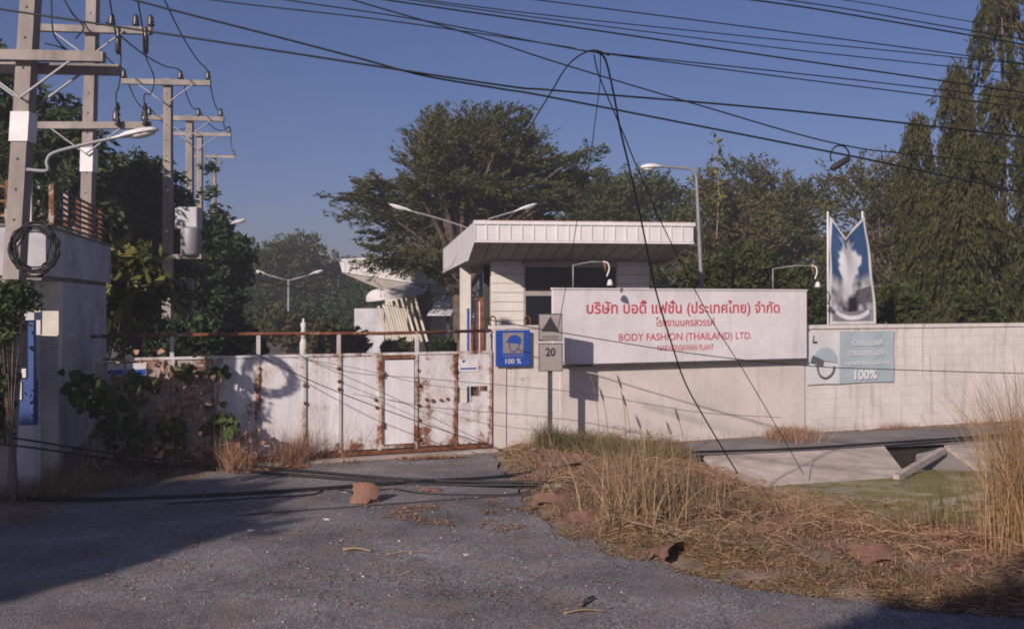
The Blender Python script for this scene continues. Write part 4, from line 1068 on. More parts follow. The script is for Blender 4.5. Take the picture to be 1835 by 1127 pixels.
# cables lying on the ground
def gw(label, pts, r=.02, lift=.02, mat='cable', n=8):
    q = []
    for px, py in pts:
        g = G(px, py); hgt = float(ground_h([g.x], [g.y])[0]); q.append(Vector((g.x, g.y, max(hgt, .006) + lift)))
    mb = MB().tube(crom(q, n), r, 6); single(mb, 'ground_cable', M[mat], label, 'cable', 'fallen cables lying on the forecourt')
gw('thickest fallen cable lying across the shaded forecourt', [(-60, 912), (200, 898), (420, 889), (560, 880), (760, 866), (900, 857), (1040, 846)], .029)
gw('fallen cable running from the shop foot past the tile piece', [(390, 834), (520, 846), (660, 858), (800, 866), (990, 878)], .021, .03)
gw('second fallen cable close beside the one from the shop foot', [(384, 842), (520, 853), (700, 866), (830, 872), (985, 881)], .019, .02)
gw('thin kinked fallen cable around the tile piece', [(300, 905), (480, 893), (560, 888), (590, 876), (640, 885), (700, 878), (760, 886), (900, 889), (980, 884)], .009, .012)
gw('middle fallen cable sagging between the two from the shop foot', [(388, 838), (470, 850), (640, 863), (760, 870), (900, 874), (1000, 884)], .015, .015)
gw('thin dusty fallen cable nearest on the asphalt', [(420, 925), (560, 915), (700, 905), (860, 893), (960, 889)], .008, .01, 'cable_grey')
wire('slack cable strung low in front of the shop foot', [(-60, 774, 12), (35, 786, 12), (200, 812, 12.6), (390, 835, 13.4)], .012, name='low_cable')
wire('lower slack cable strung before the shop foot', [(-60, 792, 11.8), (35, 799, 11.8), (200, 822, 12.4), (384, 843, 13.2)], .012, name='low_cable')
wire('thick black pipe laid along the edge of the bank slabs', [Vector((2.8, 15.63, .1)), Vector((4.5, 16.25, .06)), Vector((6.3, 16.9, .07)), Vector((8.5, 17.75, .08)), Vector((10.5, 18.45, .1))], .022, name='bank_pipe', cat='pipe')

# ================================================================== TREES
def unit(v): return v / np.maximum(np.linalg.norm(v, axis=1, keepdims=True), 1e-9)
def leaf_quads(C, A, L, Wd, r):
    """rhombic leaves at C along axes A"""
    n = len(C); A = unit(A); S = unit(np.cross(A, r.normal(size=(n, 3)))); L = np.asarray(L).reshape(-1, 1); Wd = np.asarray(Wd).reshape(-1, 1)
    V = np.stack([C - A * L / 2, C + S * Wd / 2 - A * L * .08, C + A * L / 2, C - S * Wd / 2 - A * L * .08], 1).reshape(-1, 3)
    return V, np.arange(4 * n).reshape(n, 4)
def crown_sprays(r, ells, n, shell=.55):
    """spray centres in a union of ellipsoids, biased to their outer part; each ell = (centre, radii)"""
    vol = np.array([e[1][0] * e[1][1] * e[1][2] for e in ells]) ** .75; pick = r.choice(len(ells), n, p=vol / vol.sum())
    d = unit(r.normal(size=(n, 3))); rad = (shell + (1 - shell) * r.random(n))[:, None] ** .8
    rad = np.where(r.random((n, 1)) < .25, r.random((n, 1)) ** .5, rad)
    c = np.array([e[0] for e in ells])[pick]; s = np.array([e[1] for e in ells])[pick]
    return c + d * s * rad, d
def grow(name, label, base, ells, n_spray, per, spray, leaf, mat, seed, trunk_r=.2, flat=.3, up=.25, droop=0.0, limbs=26, fork=.45, group=None, jitter=.8, cat='tree'):
    r = np.random.default_rng(seed); base = np.array(base, float)
    o = thing(name, label, cat, tuple(base), group)
    C, d = crown_sprays(r, ells, n_spray)
    core = np.array([e[0] for e in ells]).mean(0); core[2] -= .25 * max(e[1][2] for e in ells)
    out = C - core; out[:, 2] *= .55; D = unit(unit(out) + np.array([0, 0, up]) + r.normal(size=C.shape) * .35)
    lat = unit(np.cross(D, np.array([0, 0, 1.0]) + r.normal(size=D.shape) * .15)); nor = np.cross(lat, D)
    t_ = r.random((n_spray, per)); sc = (.6 + .8 * r.random((n_spray, 1)))
    side = r.normal(size=(n_spray, per)) * .30 * (1.05 - t_ * .75); th = r.normal(size=(n_spray, per)) * .30 * flat
    pos = C[:, None] + (D[:, None] * (t_ - .35)[..., None] + lat[:, None] * side[..., None] + nor[:, None] * th[..., None]) * (spray * sc)[..., None]
    pos[..., 2] -= droop * t_ ** 2 * spray
    ax = D[:, None] * .7 + lat[:, None] * np.sign(side)[..., None] * .6 + r.normal(size=pos.shape) * jitter * .5
    ax[..., 2] -= droop * 1.5
    n = n_spray * per
    L = leaf[0] * (.6 + .8 * r.random(n)); Wd = leaf[1] * (.6 + .8 * r.random(n))
    V, F = leaf_quads(pos.reshape(-1, 3), ax.reshape(-1, 3), L, Wd, r)
    cr = npmesh('crown', V, F, mat, o)
    mb = MB(); b_ = Vector(base); top = Vector(core) ; fk = b_.lerp(top, fork)
    fk.x = b_.x + (top.x - b_.x) * .3; fk.y = b_.y + (top.y - b_.y) * .3
    mb.tube(crom([b_ + Vector((0, 0, -.1)), b_.lerp(fk, .5) + Vector((.05, 0, 0)), fk], 4), [trunk_r * (1.25 - .45 * i / 8) for i in range(9)], 8)
    ch = r.choice(n_spray, min(limbs, n_spray), replace=False)
    for k in ch:
        e = Vector(C[k]); m1 = fk.lerp(e, .45) + Vector((0, 0, .12 * (e - fk).length)); pts = crom([fk - Vector((0, 0, .1)), m1, e], 4)
        mb.tube(pts, [trunk_r * .5 * (1 - .88 * i / (len(pts) - 1)) for i in range(len(pts))], 5)
    mb.build('trunk', M['bark'], o)
    return o
def E(px, py, rx, ry, Y, rd=None):
    c = P(px, py, Y); return (tuple(c), (rx / FPX * Y, (rd if rd else rx / FPX * Y * .8), ry / FPX * Y))
# the big feathery tree behind the guardhouse
Yc = 35
grow('feathery_tree', 'large spreading feathery tree towering behind the guardhouse', (P(830, 0, Yc).x, Yc, 0),
     [E(px, py, rx, ry, Yc + dy, rx / FPX * Yc * .8) for px, py, rx, ry, dy in (
        (830, 232, 75, 14, 0), (900, 222, 45, 12, -1), (770, 250, 40, 11, 1), (920, 258, 70, 14, 1), (830, 265, 90, 15, -1), (960, 290, 60, 12, 0), (1040, 281, 38, 11, -1), (1000, 315, 60, 13, 1),
        (770, 295, 50, 12, -1), (860, 300, 110, 17, 0), (700, 335, 60, 10, 0), (800, 335, 100, 15, -1.5), (920, 335, 100, 15, 0), (640, 352, 42, 8, 0), (720, 365, 80, 12, 1), (850, 370, 110, 17, 0),
        (960, 355, 70, 14, -1), (660, 385, 45, 8, -1), (740, 395, 70, 10, 0), (830, 405, 90, 15, 1), (700, 420, 40, 7, 0), (690, 445, 45, 8, -1), (760, 430, 60, 12, 0), (745, 465, 50, 12, -1), (800, 455, 45, 20, 0), (690, 468, 40, 7, 0), (900, 390, 90, 20, 1))],
     1150, 62, 1.05, (.2, .055), M['leaf_feather'], 11, .35, flat=.13, up=.22, limbs=90, jitter=.4)
bt = 'trees rising behind the wall and guardhouse'
grow('dense_tree', 'dark green tree just past the feathery crown over the guardhouse roof', (P(1110, 0, 48).x, 48, 0), [E(1100, 385, 75, 55, 48), E(1180, 400, 60, 60, 48), E(1060, 390, 60, 40, 48), E(1120, 470, 110, 60, 48), E(1215, 375, 30, 30, 48), E(1020, 450, 70, 60, 48), E(1045, 352, 45, 30, 48), E(1095, 350, 60, 28, 48), E(1160, 350, 60, 28, 48)], 640, 46, 1.2, (.24, .1), M['leaf_mid'], 12, .25, group=bt)
grow('dense_tree', 'dry brownish tree around the single arm street lamp', (P(1290, 0, 38).x, 38, 0), [E(1285, 410, 40, 80, 38), E(1330, 440, 60, 80, 38), E(1270, 350, 25, 30, 38), E(1230, 450, 40, 60, 38)], 330, 40, 1.0, (.2, .08), M['leaf_olive'], 13, .2, group=bt)
grow('feathery_tree', 'layered feathery tree behind the company sign end', (P(1390, 0, 42).x, 42, 0), [E(1370, 350, 70, 40, 42), E(1340, 315, 35, 18, 42), E(1420, 380, 60, 45, 42), E(1400, 430, 80, 45, 42), E(1450, 350, 25, 20, 42), E(1470, 480, 80, 60, 42)], 430, 44, 1.2, (.22, .08), M['leaf_feather'], 14, .25, flat=.22, up=.35, group=bt)
grow('feathery_tree', 'sparse pale feathery tree behind the tall printed banner', (P(1590, 0, 36).x, 36, 0), [E(1560, 370, 80, 35, 36), E(1590, 320, 60, 30, 36), E(1520, 330, 40, 12, 36), E(1640, 420, 80, 90, 36), E(1560, 470, 70, 60, 36)], 400, 40, 1.1, (.2, .075), M['leaf_olive'], 15, .22, flat=.22, up=.4, group=bt)
grow('dense_shrub', 'dark bushy hedge plant behind the company sign lamp', (P(1340, 0, 27).x, 27, 0), [E(1330, 500, 70, 50, 27), E(1400, 520, 60, 45, 27), E(1260, 520, 50, 50, 27)], 330, 40, .6, (.17, .07), M['leaf_mid'], 16, .08, group='shrubs behind the boundary wall', cat='shrub')
grow('dense_shrub', 'bright leafy shrub peeping over the wall beside the tall banner', (P(1600, 0, 23).x, 23, 0), [E(1605, 545, 40, 28, 23), E(1580, 560, 30, 18, 23)], 130, 30, .4, (.12, .06), M['leaf_mid'], 17, .05, group='shrubs behind the boundary wall', cat='shrub')
grow('dense_shrub', 'rounded green shrub over the wall before the columnar trees', (P(1745, 0, 24.5).x, 24.5, 0), [E(1745, 548, 32, 30, 24.5), E(1770, 566, 24, 14, 24.5)], 90, 30, .4, (.12, .06), M['leaf_mid'], 18, .05, group='shrubs behind the boundary wall', cat='shrub')
grow('dense_shrub', 'dark undergrowth shrub between company sign and tall banner', (P(1465, 0, 26).x, 26, 0), [E(1465, 550, 45, 40, 26), E(1530, 560, 50, 30, 26)], 170, 36, .6, (.15, .07), M['leaf_mid'], 19, .06, group='shrubs behind the boundary wall', cat='shrub')
# slender seedling rising over the street lamp
sd_ = thing('slender_shoot', 'slender pale shoot rising above the trees near the street lamp', 'shoot', tuple(P(1284, 420, 36)))
MB().tube(crom([P(1284, 430, 36), P(1288, 340, 36), P(1283, 270, 36), P(1290, 240, 36)], 6), [.022] * 12 + [.014] * 7, 5).build('stem', M['stem'], sd_)
r = np.random.default_rng(3); c = np.array([P(1286 + r.normal() * 6, y, 36) for y in r.uniform(238, 400, 60)]); V, F = leaf_quads(c, r.normal(size=(60, 3)), .35, .14, r); npmesh('leaves', V, F, M['leaf_yellow'], sd_)

def column_tree(label, px, ptop, pbase_y, Y, rpx, seed, n=9000, group='columnar trees at the far end of the wall'):
    """mast tree: narrow cone of long drooping leaves in hanging tassels"""
    r = np.random.default_rng(seed); x0 = P(px, 0, Y).x; zt = P(px, ptop, Y).z; R0 = rpx / FPX * Y
    o = thing('mast_tree', label, 'tree', (x0, Y, 0), group)
    m_ = 300; u = r.random(m_) ** .8; z = zt * (1 - u * .93); prof = R0 * np.clip(u * 5, .06, 1) ** .7 * (1 - .15 * u) * (.72 + .28 * np.sin(z * 2.3 + seed) * r.random(m_) + .25 * r.random(m_))
    an = r.random(m_) * 2 * np.pi; rr = prof * (.45 + .55 * r.random(m_) ** .5)
    C = np.stack([x0 + rr * np.cos(an), Y + rr * np.sin(an), z], 1); D = unit(np.stack([np.cos(an), np.sin(an), -1.1 + .5 * r.random(m_)], 1))
    per = n // m_; t_ = r.random((m_, per)); S = .25 + .5 * r.random((m_, 1))
    pos = C[:, None] + D[:, None] * (t_ * S)[..., None] + r.normal(size=(m_, per, 3)) * (.09 * (1.3 - t_))[..., None]; pos[..., 2] -= t_ ** 1.5 * .5
    ax = D[:, None] * .5 + r.normal(size=pos.shape) * .3 + np.array([0, 0, -.5])
    k = m_ * per; V, F = leaf_quads(pos.reshape(-1, 3), ax.reshape(-1, 3), .2 * (.6 + .8 * r.random(k)), .05 * (.6 + .8 * r.random(k)), r)
    npmesh('crown', V, F, M['leaf_column'], o)
    mb = MB().tube([(x0, Y, -.1), (x0 + .05, Y, zt * .5), (x0, Y, zt * .97)], [.16, .08, .015], 7)
    for j in range(0, m_, 14): mb.tube([(x0, Y, C[j, 2] + .25), tuple(C[j])], [.025, .01], 4)
    mb.build('trunk', M['bark'], o)
column_tree('tallest broad mast tree at the edge of the view', 1795, -70, 0, 27, 46, 31, 26000)
column_tree('narrow pointed mast tree beside the tallest one', 1714, 105, 0, 28, 15, 32, 15000)
column_tree('shorter spire-topped mast tree standing apart before the sky', 1643, 200, 0, 29, 20, 33, 15000)
column_tree('full mast tree filling the space behind the narrow one', 1735, 250, 0, 26, 32, 34, 16000)
column_tree('dark mast tree out past the edge of the wall', 1885, -20, 0, 25.5, 40, 35, 14000)
column_tree('low mast tree between the spire-topped one and the banner', 1680, 340, 0, 27, 28, 36, 14000)

# left side, along the poles
lt = 'trees crowding the roadside poles'
grow('roadside_tree', 'shaded tree filling the corner behind the nearest pole', (P(60, 0, 21).x, 21, 0), [E(60, 250, 90, 90, 21), E(120, 330, 80, 70, 21), E(-30, 200, 90, 110, 21), E(130, 230, 40, 40, 21), E(-40, 400, 100, 110, 21), E(40, 480, 90, 90, 21)], 620, 42, .8, (.2, .07), M['leaf_dark'], 41, .18, droop=.35, group=lt)
grow('roadside_tree', 'dark drooping tree between the banded pole and the transformer', (P(250, 0, 25).x, 25, 0), [E(235, 340, 60, 60, 25), E(280, 400, 70, 90, 25), E(220, 450, 60, 90, 25), E(270, 320, 40, 30, 25), E(250, 540, 80, 80, 25)], 560, 42, .8, (.2, .075), M['leaf_dark'], 42, .18, droop=.35, group=lt)
grow('roadside_tree', 'dark leafy tree behind the transformer and thin poles', (P(350, 0, 30).x, 30, 0), [E(345, 470, 60, 60, 30), E(360, 550, 60, 70, 30), E(320, 420, 40, 50, 30)], 420, 40, .7, (.2, .08), M['leaf_dark'], 43, .15, group=lt)
grow('pole_vine', 'leafy vine smothering the far poles beside the open sky', (P(390, 0, 33).x, 33, 0), [E(385, 450, 30, 60, 33), E(410, 470, 28, 40, 33), E(375, 560, 40, 70, 33), E(395, 400, 12, 35, 33), E(428, 440, 16, 22, 33), E(380, 320, 7, 35, 33)], 330, 34, .6, (.22, .12), M['leaf_dark'], 44, .06, flat=.8, droop=.4, group=lt, cat='vine')
grow('broadleaf_sapling', 'lighter green broadleaf sapling with yellow leaves behind the gate', (P(250, 0, 18.5).x, 18.5, 0), [E(235, 480, 45, 45, 18.5), E(260, 520, 35, 45, 18.5), E(225, 545, 25, 40, 18.5)], 60, 14, .55, (.3, .15), M['leaf_yellow'], 45, .04, flat=.7, droop=.6, limbs=20, group=lt, cat='sapling')
# far trees over the yard
ft = 'far trees at the back of the yard'
grow('yard_tree', 'rounded green tree in the gap between poles and factory', (P(500, 0, 75).x, 75, 0), [E(495, 490, 60, 45, 75), E(530, 465, 40, 28, 75), E(460, 520, 55, 50, 75), E(545, 540, 50, 50, 75)], 380, 44, 1.9, (.42, .17), M['leaf_mid'], 51, .3, group=ft)
grow('yard_tree', 'low green tree beside the factory canopy', (P(590, 0, 80).x, 80, 0), [E(590, 510, 50, 42, 80), E(570, 545, 60, 50, 80), E(640, 530, 50, 45, 80)], 330, 42, 1.9, (.42, .17), M['leaf_mid'], 52, .3, group=ft)
grow('yard_tree', 'dark low tree below the distant double lamp', (P(440, 0, 62).x, 62, 0), [E(430, 560, 60, 45, 62), E(500, 575, 60, 30, 62), E(560, 580, 50, 25, 62)], 330, 40, 1.2, (.32, .13), M['leaf_dark'], 53, .2, group=ft)
grow('yard_tree', 'dark tree closing the view behind the factory', (P(720, 0, 70).x, 70, 0), [E(700, 520, 70, 50, 70), E(790, 520, 60, 60, 70), E(640, 560, 50, 40, 70)], 300, 40, 1.6, (.4, .16), M['leaf_dark'], 54, .3, group=ft)
for i, (px, py, Y, s, mt, lab) in enumerate([(505, 585, 50, 50, 'leaf_olive', 'yellowish bush below the distant double lamp'), (715, 628, 30, 26, 'leaf_olive', 'dry low bush behind the gate rail before the factory struts'), (795, 622, 28, 18, 'leaf_dark', 'small dark bush behind the gate door'), (600, 612, 40, 46, 'leaf_olive', 'dry bush in the yard past the gate rail'), (330, 610, 22, 60, 'leaf_dark', 'dark bush filling the gap above the gate next to the shop'), (430, 612, 26, 36, 'leaf_dark', 'dark bush above the gate rail near the poles')]):
    grow('yard_bush', lab, (P(px, 0, Y).x, Y, 0), [E(px, py, s, s * .6, Y), E(px + s * .5, py + 15, s * .7, s * .5, Y)], 120, 34, s / FPX * Y * .5, (.008 * Y, .0035 * Y), M[mt], 60 + i, .04, limbs=14, group='bushes in the yard behind the gate', cat='bush')
# trees out of frame whose shade falls across the forecourt
def shade_tree(label, sx, sy, h, rx, rz, seed, n=420, name='shade_tree'):
    t_ = h / math.tan(R(SUN_EL)); x = sx - SUN_H.x * t_; y = sy - SUN_H.y * t_
    grow(name, label, (x, y, 0), [((x, y, h), (rx, rx, rz)), ((x + rx * .3, y - rx * .2, h + rz * .3), (rx * .7, rx * .7, rz * .7)), ((x - rx * .5, y + .3, h - rz * .1), (rx * .7, rx * .7, rz * .7))], n, 46, 1.0, (.3, .16), M['leaf_mid'], seed, .25, group='trees by the road beside the camera')
shade_tree('roadside tree beside the road whose shade covers the shop side', -6.7, 10.1, 6.5, 2.75, 1.2, 71, 700)
shade_tree('unseen tree added behind the camera to shade the lower corner', 4.3, 5.85, 6.5, 1.75, .95, 72, 420)  # added out of frame only to cast the lower corner shadow

# ================================================================== CREEPERS ON THE GATE
def creeper(label, spots, n, size, mat, seed, name='creeper'):
    r = np.random.default_rng(seed); C = []; A = []
    org = P(*spots[0][:2], spots[0][4]); o = thing(name, label, 'creeper', (org.x, org.y, 0), 'creepers growing over the gate')
    mb = MB(); g0 = Vector((org.x, org.y, 0))
    for (px, py, rx, ry, Y, k) in spots:
        q = np.stack([r.normal(px, rx * .5, k), r.normal(py, ry * .5, k)], 1)
        for a, b_ in q: C.append(P(a, b_, Y + r.normal() * .08)); A.append((r.normal() * .6, -.5 + r.normal() * .3, -.55 + r.normal() * .4))
        mb.tube(crom([g0 + Vector((r.normal() * .1, .02, 0)), g0.lerp(P(px, py, Y), .5) + Vector((r.normal() * .12, -.05, 0)), P(px, py, Y)], 6), .012, 5)
    C = np.array(C); A = unit(np.array(A)); k = len(C); S = unit(np.cross(A, np.array([0, -1.0, .4]) + r.normal(size=(k, 3)) * .4)); nn = np.cross(S, A)
    L = (size * (.6 + .7 * r.random(k)))[:, None]
    # broad heart shaped leaf of six corners, slightly cupped
    V = np.stack([C, C + S * L * .42 + A * L * .12 + nn * L * .08, C + S * L * .36 + A * L * .6 + nn * L * .05, C + A * L - nn * L * .08, C - S * L * .36 + A * L * .6 + nn * L * .05, C - S * L * .42 + A * L * .12 + nn * L * .08], 1).reshape(-1, 3)
    F = np.arange(6 * k).reshape(k, 6); F = np.concatenate([F[:, [0, 1, 2, 3]], F[:, [0, 3, 4, 5]]])
    npmesh('leaves', V, F, M[mat], o); mb.build('vine_stem', M['stem'], o)
creeper('broad leaved creeper climbing the shop corner and gate end', [(160, 690, 45, 30, 13.3, 60), (215, 760, 50, 35, 13.7, 60), (190, 720, 35, 30, 13.5, 30), (250, 690, 40, 30, 14.0, 26)], 0, .16, 'leaf_creeper', 81)
creeper('low creeper with fresh leaves at the pole shadow on the gate', [(310, 765, 22, 28, 14.2, 34), (335, 665, 25, 20, 14.5, 16)], 0, .15, 'leaf_creeper', 82)
creeper('bright creeper clump on the sunny edge of the gate shade', [(400, 757, 34, 24, 14.5, 46), (400, 662, 12, 14, 14.65, 12)], 0, .15, 'leaf_creeper', 83)

creeper('withered brown creeper hanging over the shaded end of the gate', [(230, 700, 45, 45, 14.05, 60), (290, 730, 45, 60, 14.2, 70), (350, 720, 35, 70, 14.45, 60), (265, 800, 50, 30, 14.0, 50), (430, 790, 45, 30, 14.7, 40), (300, 660, 30, 20, 14.25, 24)], 0, .09, 'straw_red', 84)
# ================================================================== GRASSES
def blades(XY, hmin, hmax, wd, lean, r, z=None, bias=(0, 0), curl=.6, K=3):
    n = len(XY); zz_ = ground_h(XY[:, 0], XY[:, 1]) if z is None else z
    B = np.stack([XY[:, 0], XY[:, 1], np.broadcast_to(zz_, n) - .02], 1); Hh = r.uniform(hmin, hmax, n)[:, None]
    an = r.random(n) * 2 * np.pi; ln = r.random(n) * lean
    D = np.stack([np.cos(an) * ln + bias[0], np.sin(an) * ln + bias[1], np.zeros(n)], 1); dl = np.linalg.norm(D, axis=1, keepdims=True)
    fa = r.random(n) * np.pi; S = np.stack([np.cos(fa), np.sin(fa), np.zeros(n)], 1) * (wd * (.6 + .8 * r.random(n)))[:, None]
    up_ = np.array([0, 0, 1.0]); lv = []
    for k in range(K + 1):
        t_ = k / K; c = B + (D * (.4 * t_ + (.3 + curl) * t_ ** 2.2) + up_ * (t_ - np.minimum(.8, dl * curl * .75) * t_ ** 2.4)) * Hh
        w_ = 1 - .92 * t_ ** 1.5; lv += [c - S / 2 * w_, c + S / 2 * w_]
    V = np.stack(lv, 1).reshape(-1, 3); i = np.arange(n)[:, None] * (2 * K + 2)
    F = np.concatenate([i + [2 * k, 2 * k + 1, 2 * k + 3, 2 * k + 2] for k in range(K)]).reshape(-1, 4)
    return V, F
def scatter(poly, n, r, clump=0.0, cs=3.0, seed=0):
    p = np.array([q[:2] for q in poly]); lo, hi = p.min(0), p.max(0); out = []
    while sum(map(len, out)) < n:
        q = lo + (hi - lo) * r.random((n * 3, 2)); k = inside(q[:, 0], q[:, 1], p)
        if clump: k &= r.random(len(q)) < np.clip((vnoise(q[:, 0], q[:, 1], cs, seed) - clump) * 4, .02, 1)
        out.append(q[k])
    return np.concatenate(out)[:n]
def off_water(q, r):
    d = sdf(q[:, 0], q[:, 1], DITCH); return q[(d > .35) & ((d > 1.5) | (r.random(len(q)) < .3))]
def grass(name, label, poly, n, hmin, hmax, wd, lean, mat, seed, clump=.35, cs=2.0, cat='grass', bias=(0, 0), curl=.6):
    r = np.random.default_rng(seed); XY = off_water(scatter(poly, n, r, clump, cs, seed), r); V, F = blades(XY, hmin, hmax, wd, lean, r, bias=bias, curl=curl)
    return tag(npmesh(name, V, F, M[mat]), label, cat, kind='stuff')
VERGE = [g2(900, 815), g2(925, 860), g2(975, 918), g2(1040, 955), g2(1200, 1000), g2(1400, 1045), g2(1700, 1085), g2(1850, 1095), (7.5, 8.5), (7.0, 11.4), (5.2, 11.9), (4.1, 12.7), (3.3, 13.8), (2.95, 15.4), (2.7, 16.1), (2.95, 17.6), (.1, 16.6)]
grass('dry_grass', 'short trampled dry grass covering the verge', VERGE, 24000, .03, .13, .007, 1.6, 'straw_red', 91, .25)
grass('dry_grass', 'tufted dry straw grass on the verge mound', [(.9, 12.2), (1.6, 11.2), (3.1, 11.0), (3.5, 12.8), (2.95, 15.4), (2.4, 17.0), (1.2, 16.9), (.9, 14.2)], 4200, .08, .34, .007, 1.6, 'straw', 92, .5, curl=1.0)
grass('green_grass', 'green weeds along the foot of the wall', [(.35, 16.4), (1.3, 14.6), (2.8, 14.2), (2.9, 16.0), (2.8, 17.4), (.5, 16.75)], 6500, .1, .42, .008, .9, 'grass_green', 93, .45)
grass('green_grass', 'low green weeds mixed through the verge straw', VERGE, 6500, .03, .16, .009, 1.2, 'grass_green', 99, .52, 1.3)
grass('green_grass', 'green weeds on the ditch edge', [(3.2, 11.4), (5.0, 9.8), (7.0, 9.9), (7.0, 11.2), (5.2, 11.6), (4.1, 12.3)], 2200, .05, .2, .007, 1.2, 'grass_green', 94, .6)
grass('dry_grass', 'reddish dry grass along the ditch edge', [(2.6, 11.2), (3.6, 9.9), (7.5, 9.0), (7.4, 11.7), (5.0, 12.4), (3.7, 13.9), (3.0, 14.6)], 9000, .04, .2, .007, 1.4, 'straw_red', 95, .4)
grass('dry_grass', 'dry weeds at the foot of the boundary wall', [FW(FL(1200), -.1, 0)[:2], FW(FL(1900), -.1, 0)[:2], FW(FL(1900), -.75, 0)[:2], FW(FL(1440), -.6, 0)[:2], FW(FL(1200), -.9, 0)[:2]], 6000, .06, .32, .008, 1.0, 'straw_red', 96, .45, 1.2)
grass('dry_grass', 'dry brush at the foot of the gate', [FW(FL(395), -.05, 0)[:2], FW(FL(560), -.05, 0)[:2], FW(FL(540), -.35, 0)[:2], FW(FL(395), -.6, 0)[:2]], 1300, .2, .75, .006, .8, 'straw_red', 97, .3, 2.5)
grass('dry_grass', 'shaded dry grass before the shop', [(-9, 11.2), (-6.6, 10.6), (-5.6, 12.2), (-4.9, 13.3), (-4.4, 14.4), (-5.5, 14.2), (-6.2, 12.7), (-9, 12.2)], 9000, .08, .4, .009, .8, 'straw', 98, .3)
def clump(name, label, px, py, n, rad, hmin, hmax, lean, mat, seed, bias=(0, 0), wd=.012, cat='grass clump', group='tall grass clumps on the verge'):
    r = np.random.default_rng(seed); g = G(px, py); XY = np.array([g.x, g.y]) + r.normal(size=(n, 2)) * rad
    V, F = blades(XY, hmin, hmax, wd, lean, r, bias=bias, curl=.85, K=5)
    o = npmesh(name, V, F, M[mat], org=(g.x, g.y, 0)); return tag(o, label, cat, group)
clump('grass_clump', 'tallest drooping straw clump in the middle of the verge', 1150, 940, 480, .24, .3, 1.25, .55, 'straw', 101, wd=.008)
clump('grass_clump', 'low straw clump beside the tallest one', 1240, 925, 420, .28, .2, .6, .9, 'straw', 102, wd=.008)
clump('grass_clump', 'green grass tuft at the warning sign post', 985, 812, 420, .14, .2, .6, .5, 'grass_green', 103, wd=.009)
clump('grass_clump', 'reddish bush of dry grass at the end of the company sign', 1415, 790, 600, .24, .2, .5, .8, 'straw_red', 104, wd=.009)
clump('grass_clump', 'upright green reed tuft at the near edge of the ditch water', 1690, 975, 110, .13, .4, .95, .35, 'grass_green', 105, wd=.008)
clump('grass_clump', 'small reed tuft in the water beside the larger one', 1640, 955, 60, .1, .3, .6, .4, 'grass_green', 106, wd=.008)
clump('grass_clump', 'brown twiggy tuft at the water edge below the bank slab', 1480, 965, 200, .3, .15, .35, 1.2, 'straw_red', 107, wd=.007)
for k, (px, py, lab) in enumerate([(1828, 985, 'tall leaning dry reed clump before the columnar trees'), (1870, 1000, 'tall dry reed clump at the very edge of the view'), (1840, 930, 'dry reed clump behind the leaning one at the ditch')]):
    clump('reed_clump', lab, px, py, 380, .17, .7, 2.15, .27, 'reed', 110 + k, bias=(-.10 + .03 * k, 0), wd=.008, cat='reeds', group='tall dry reeds by the ditch')
def brush(label, poly, n, L, hmax, mat, seed, clump=.4):
    r = np.random.default_rng(seed); XY = off_water(scatter(poly, n, r, clump, 1.6, seed), r); n = len(XY); z = ground_h(XY[:, 0], XY[:, 1]) + .01 + hmax * r.random(n) ** 2
    A = unit(np.stack([r.normal(size=n), r.normal(size=n), r.normal(size=n) * .35 + .1], 1)); S = unit(np.cross(A, r.normal(size=(n, 3))))
    l = (L * (.3 + r.random(n)))[:, None]; bend = np.array([0, 0, -1.0]) * l * .12; w_ = .006
    C = np.stack([XY[:, 0], XY[:, 1], z], 1); a, m1, c = C - A * l / 2 + bend, C, C + A * l / 2 + bend
    V = np.stack([a - S * w_ / 2, a + S * w_ / 2, m1 - S * w_ / 2, m1 + S * w_ / 2, c - S * w_ / 4, c + S * w_ / 4], 1).reshape(-1, 3); i = np.arange(n)[:, None] * 6
    return tag(npmesh('dry_brush', V, np.concatenate([i + [0, 1, 3, 2], i + [2, 3, 5, 4]]), M[mat]), label, 'dry brush', kind='stuff')
brush('tangled fallen straw over the verge', VERGE, 9000, .3, .22, 'straw', 131)
brush('tangled reddish twigs along the ditch edge', [(1.0, 12.6), (1.8, 10.8), (3.6, 9.7), (7.4, 9.0), (7.2, 10.6), (5.0, 11.0), (3.4, 12.6), (2.6, 14.0)], 6000, .32, .2, 'straw_red', 132)
for k, (px, py, lab) in enumerate([(430, 838, 'dry twiggy weed at the shaded part of the gate foot'), (500, 832, 'spreading dry weed against the white gate sheets'), (580, 826, 'thin dry weed below the gate beside the door')]):
    clump('dry_weed', lab, px, py, 130, .22, .35, 1.1, 1.0, 'straw_red', 140 + k, wd=.005, cat='weed', group='dry weeds before the gate')
grow('pole_creeper', 'dark leafy creeper bunched between the nearest pole and the blue booth', (P(22, 0, 11.7).x, 11.7, 0), [E(36, 530, 24, 24, 11.8), E(8, 560, 26, 55, 11.8), E(-5, 680, 22, 90, 11.8)], 110, 26, .22, (.09, .045), M['leaf_dark'], 88, .02, flat=.8, droop=.4, cat='creeper')
for k, (px, py, lab) in enumerate([(1440, 905, 'small weedy tuft at the water edge under the long slab'), (1545, 925, 'small weedy tuft in the middle of the near water edge'), (1760, 965, 'small weedy tuft at the water edge beside the reeds'), (1600, 962, 'brown weedy tuft on the bank before the water')]):
    clump('grass_clump', lab, px, py, 130, .16, .1, .42, .8, 'grass_green' if k % 2 else 'straw_red', 160 + k, wd=.007)
r = np.random.default_rng(171); n = 500; q = scatter(DITCH[:12], n, r, .5, 1.4, 9); an = r.random(n) * 6.28; l = (.03 + .09 * r.random(n) ** 2)[:, None]
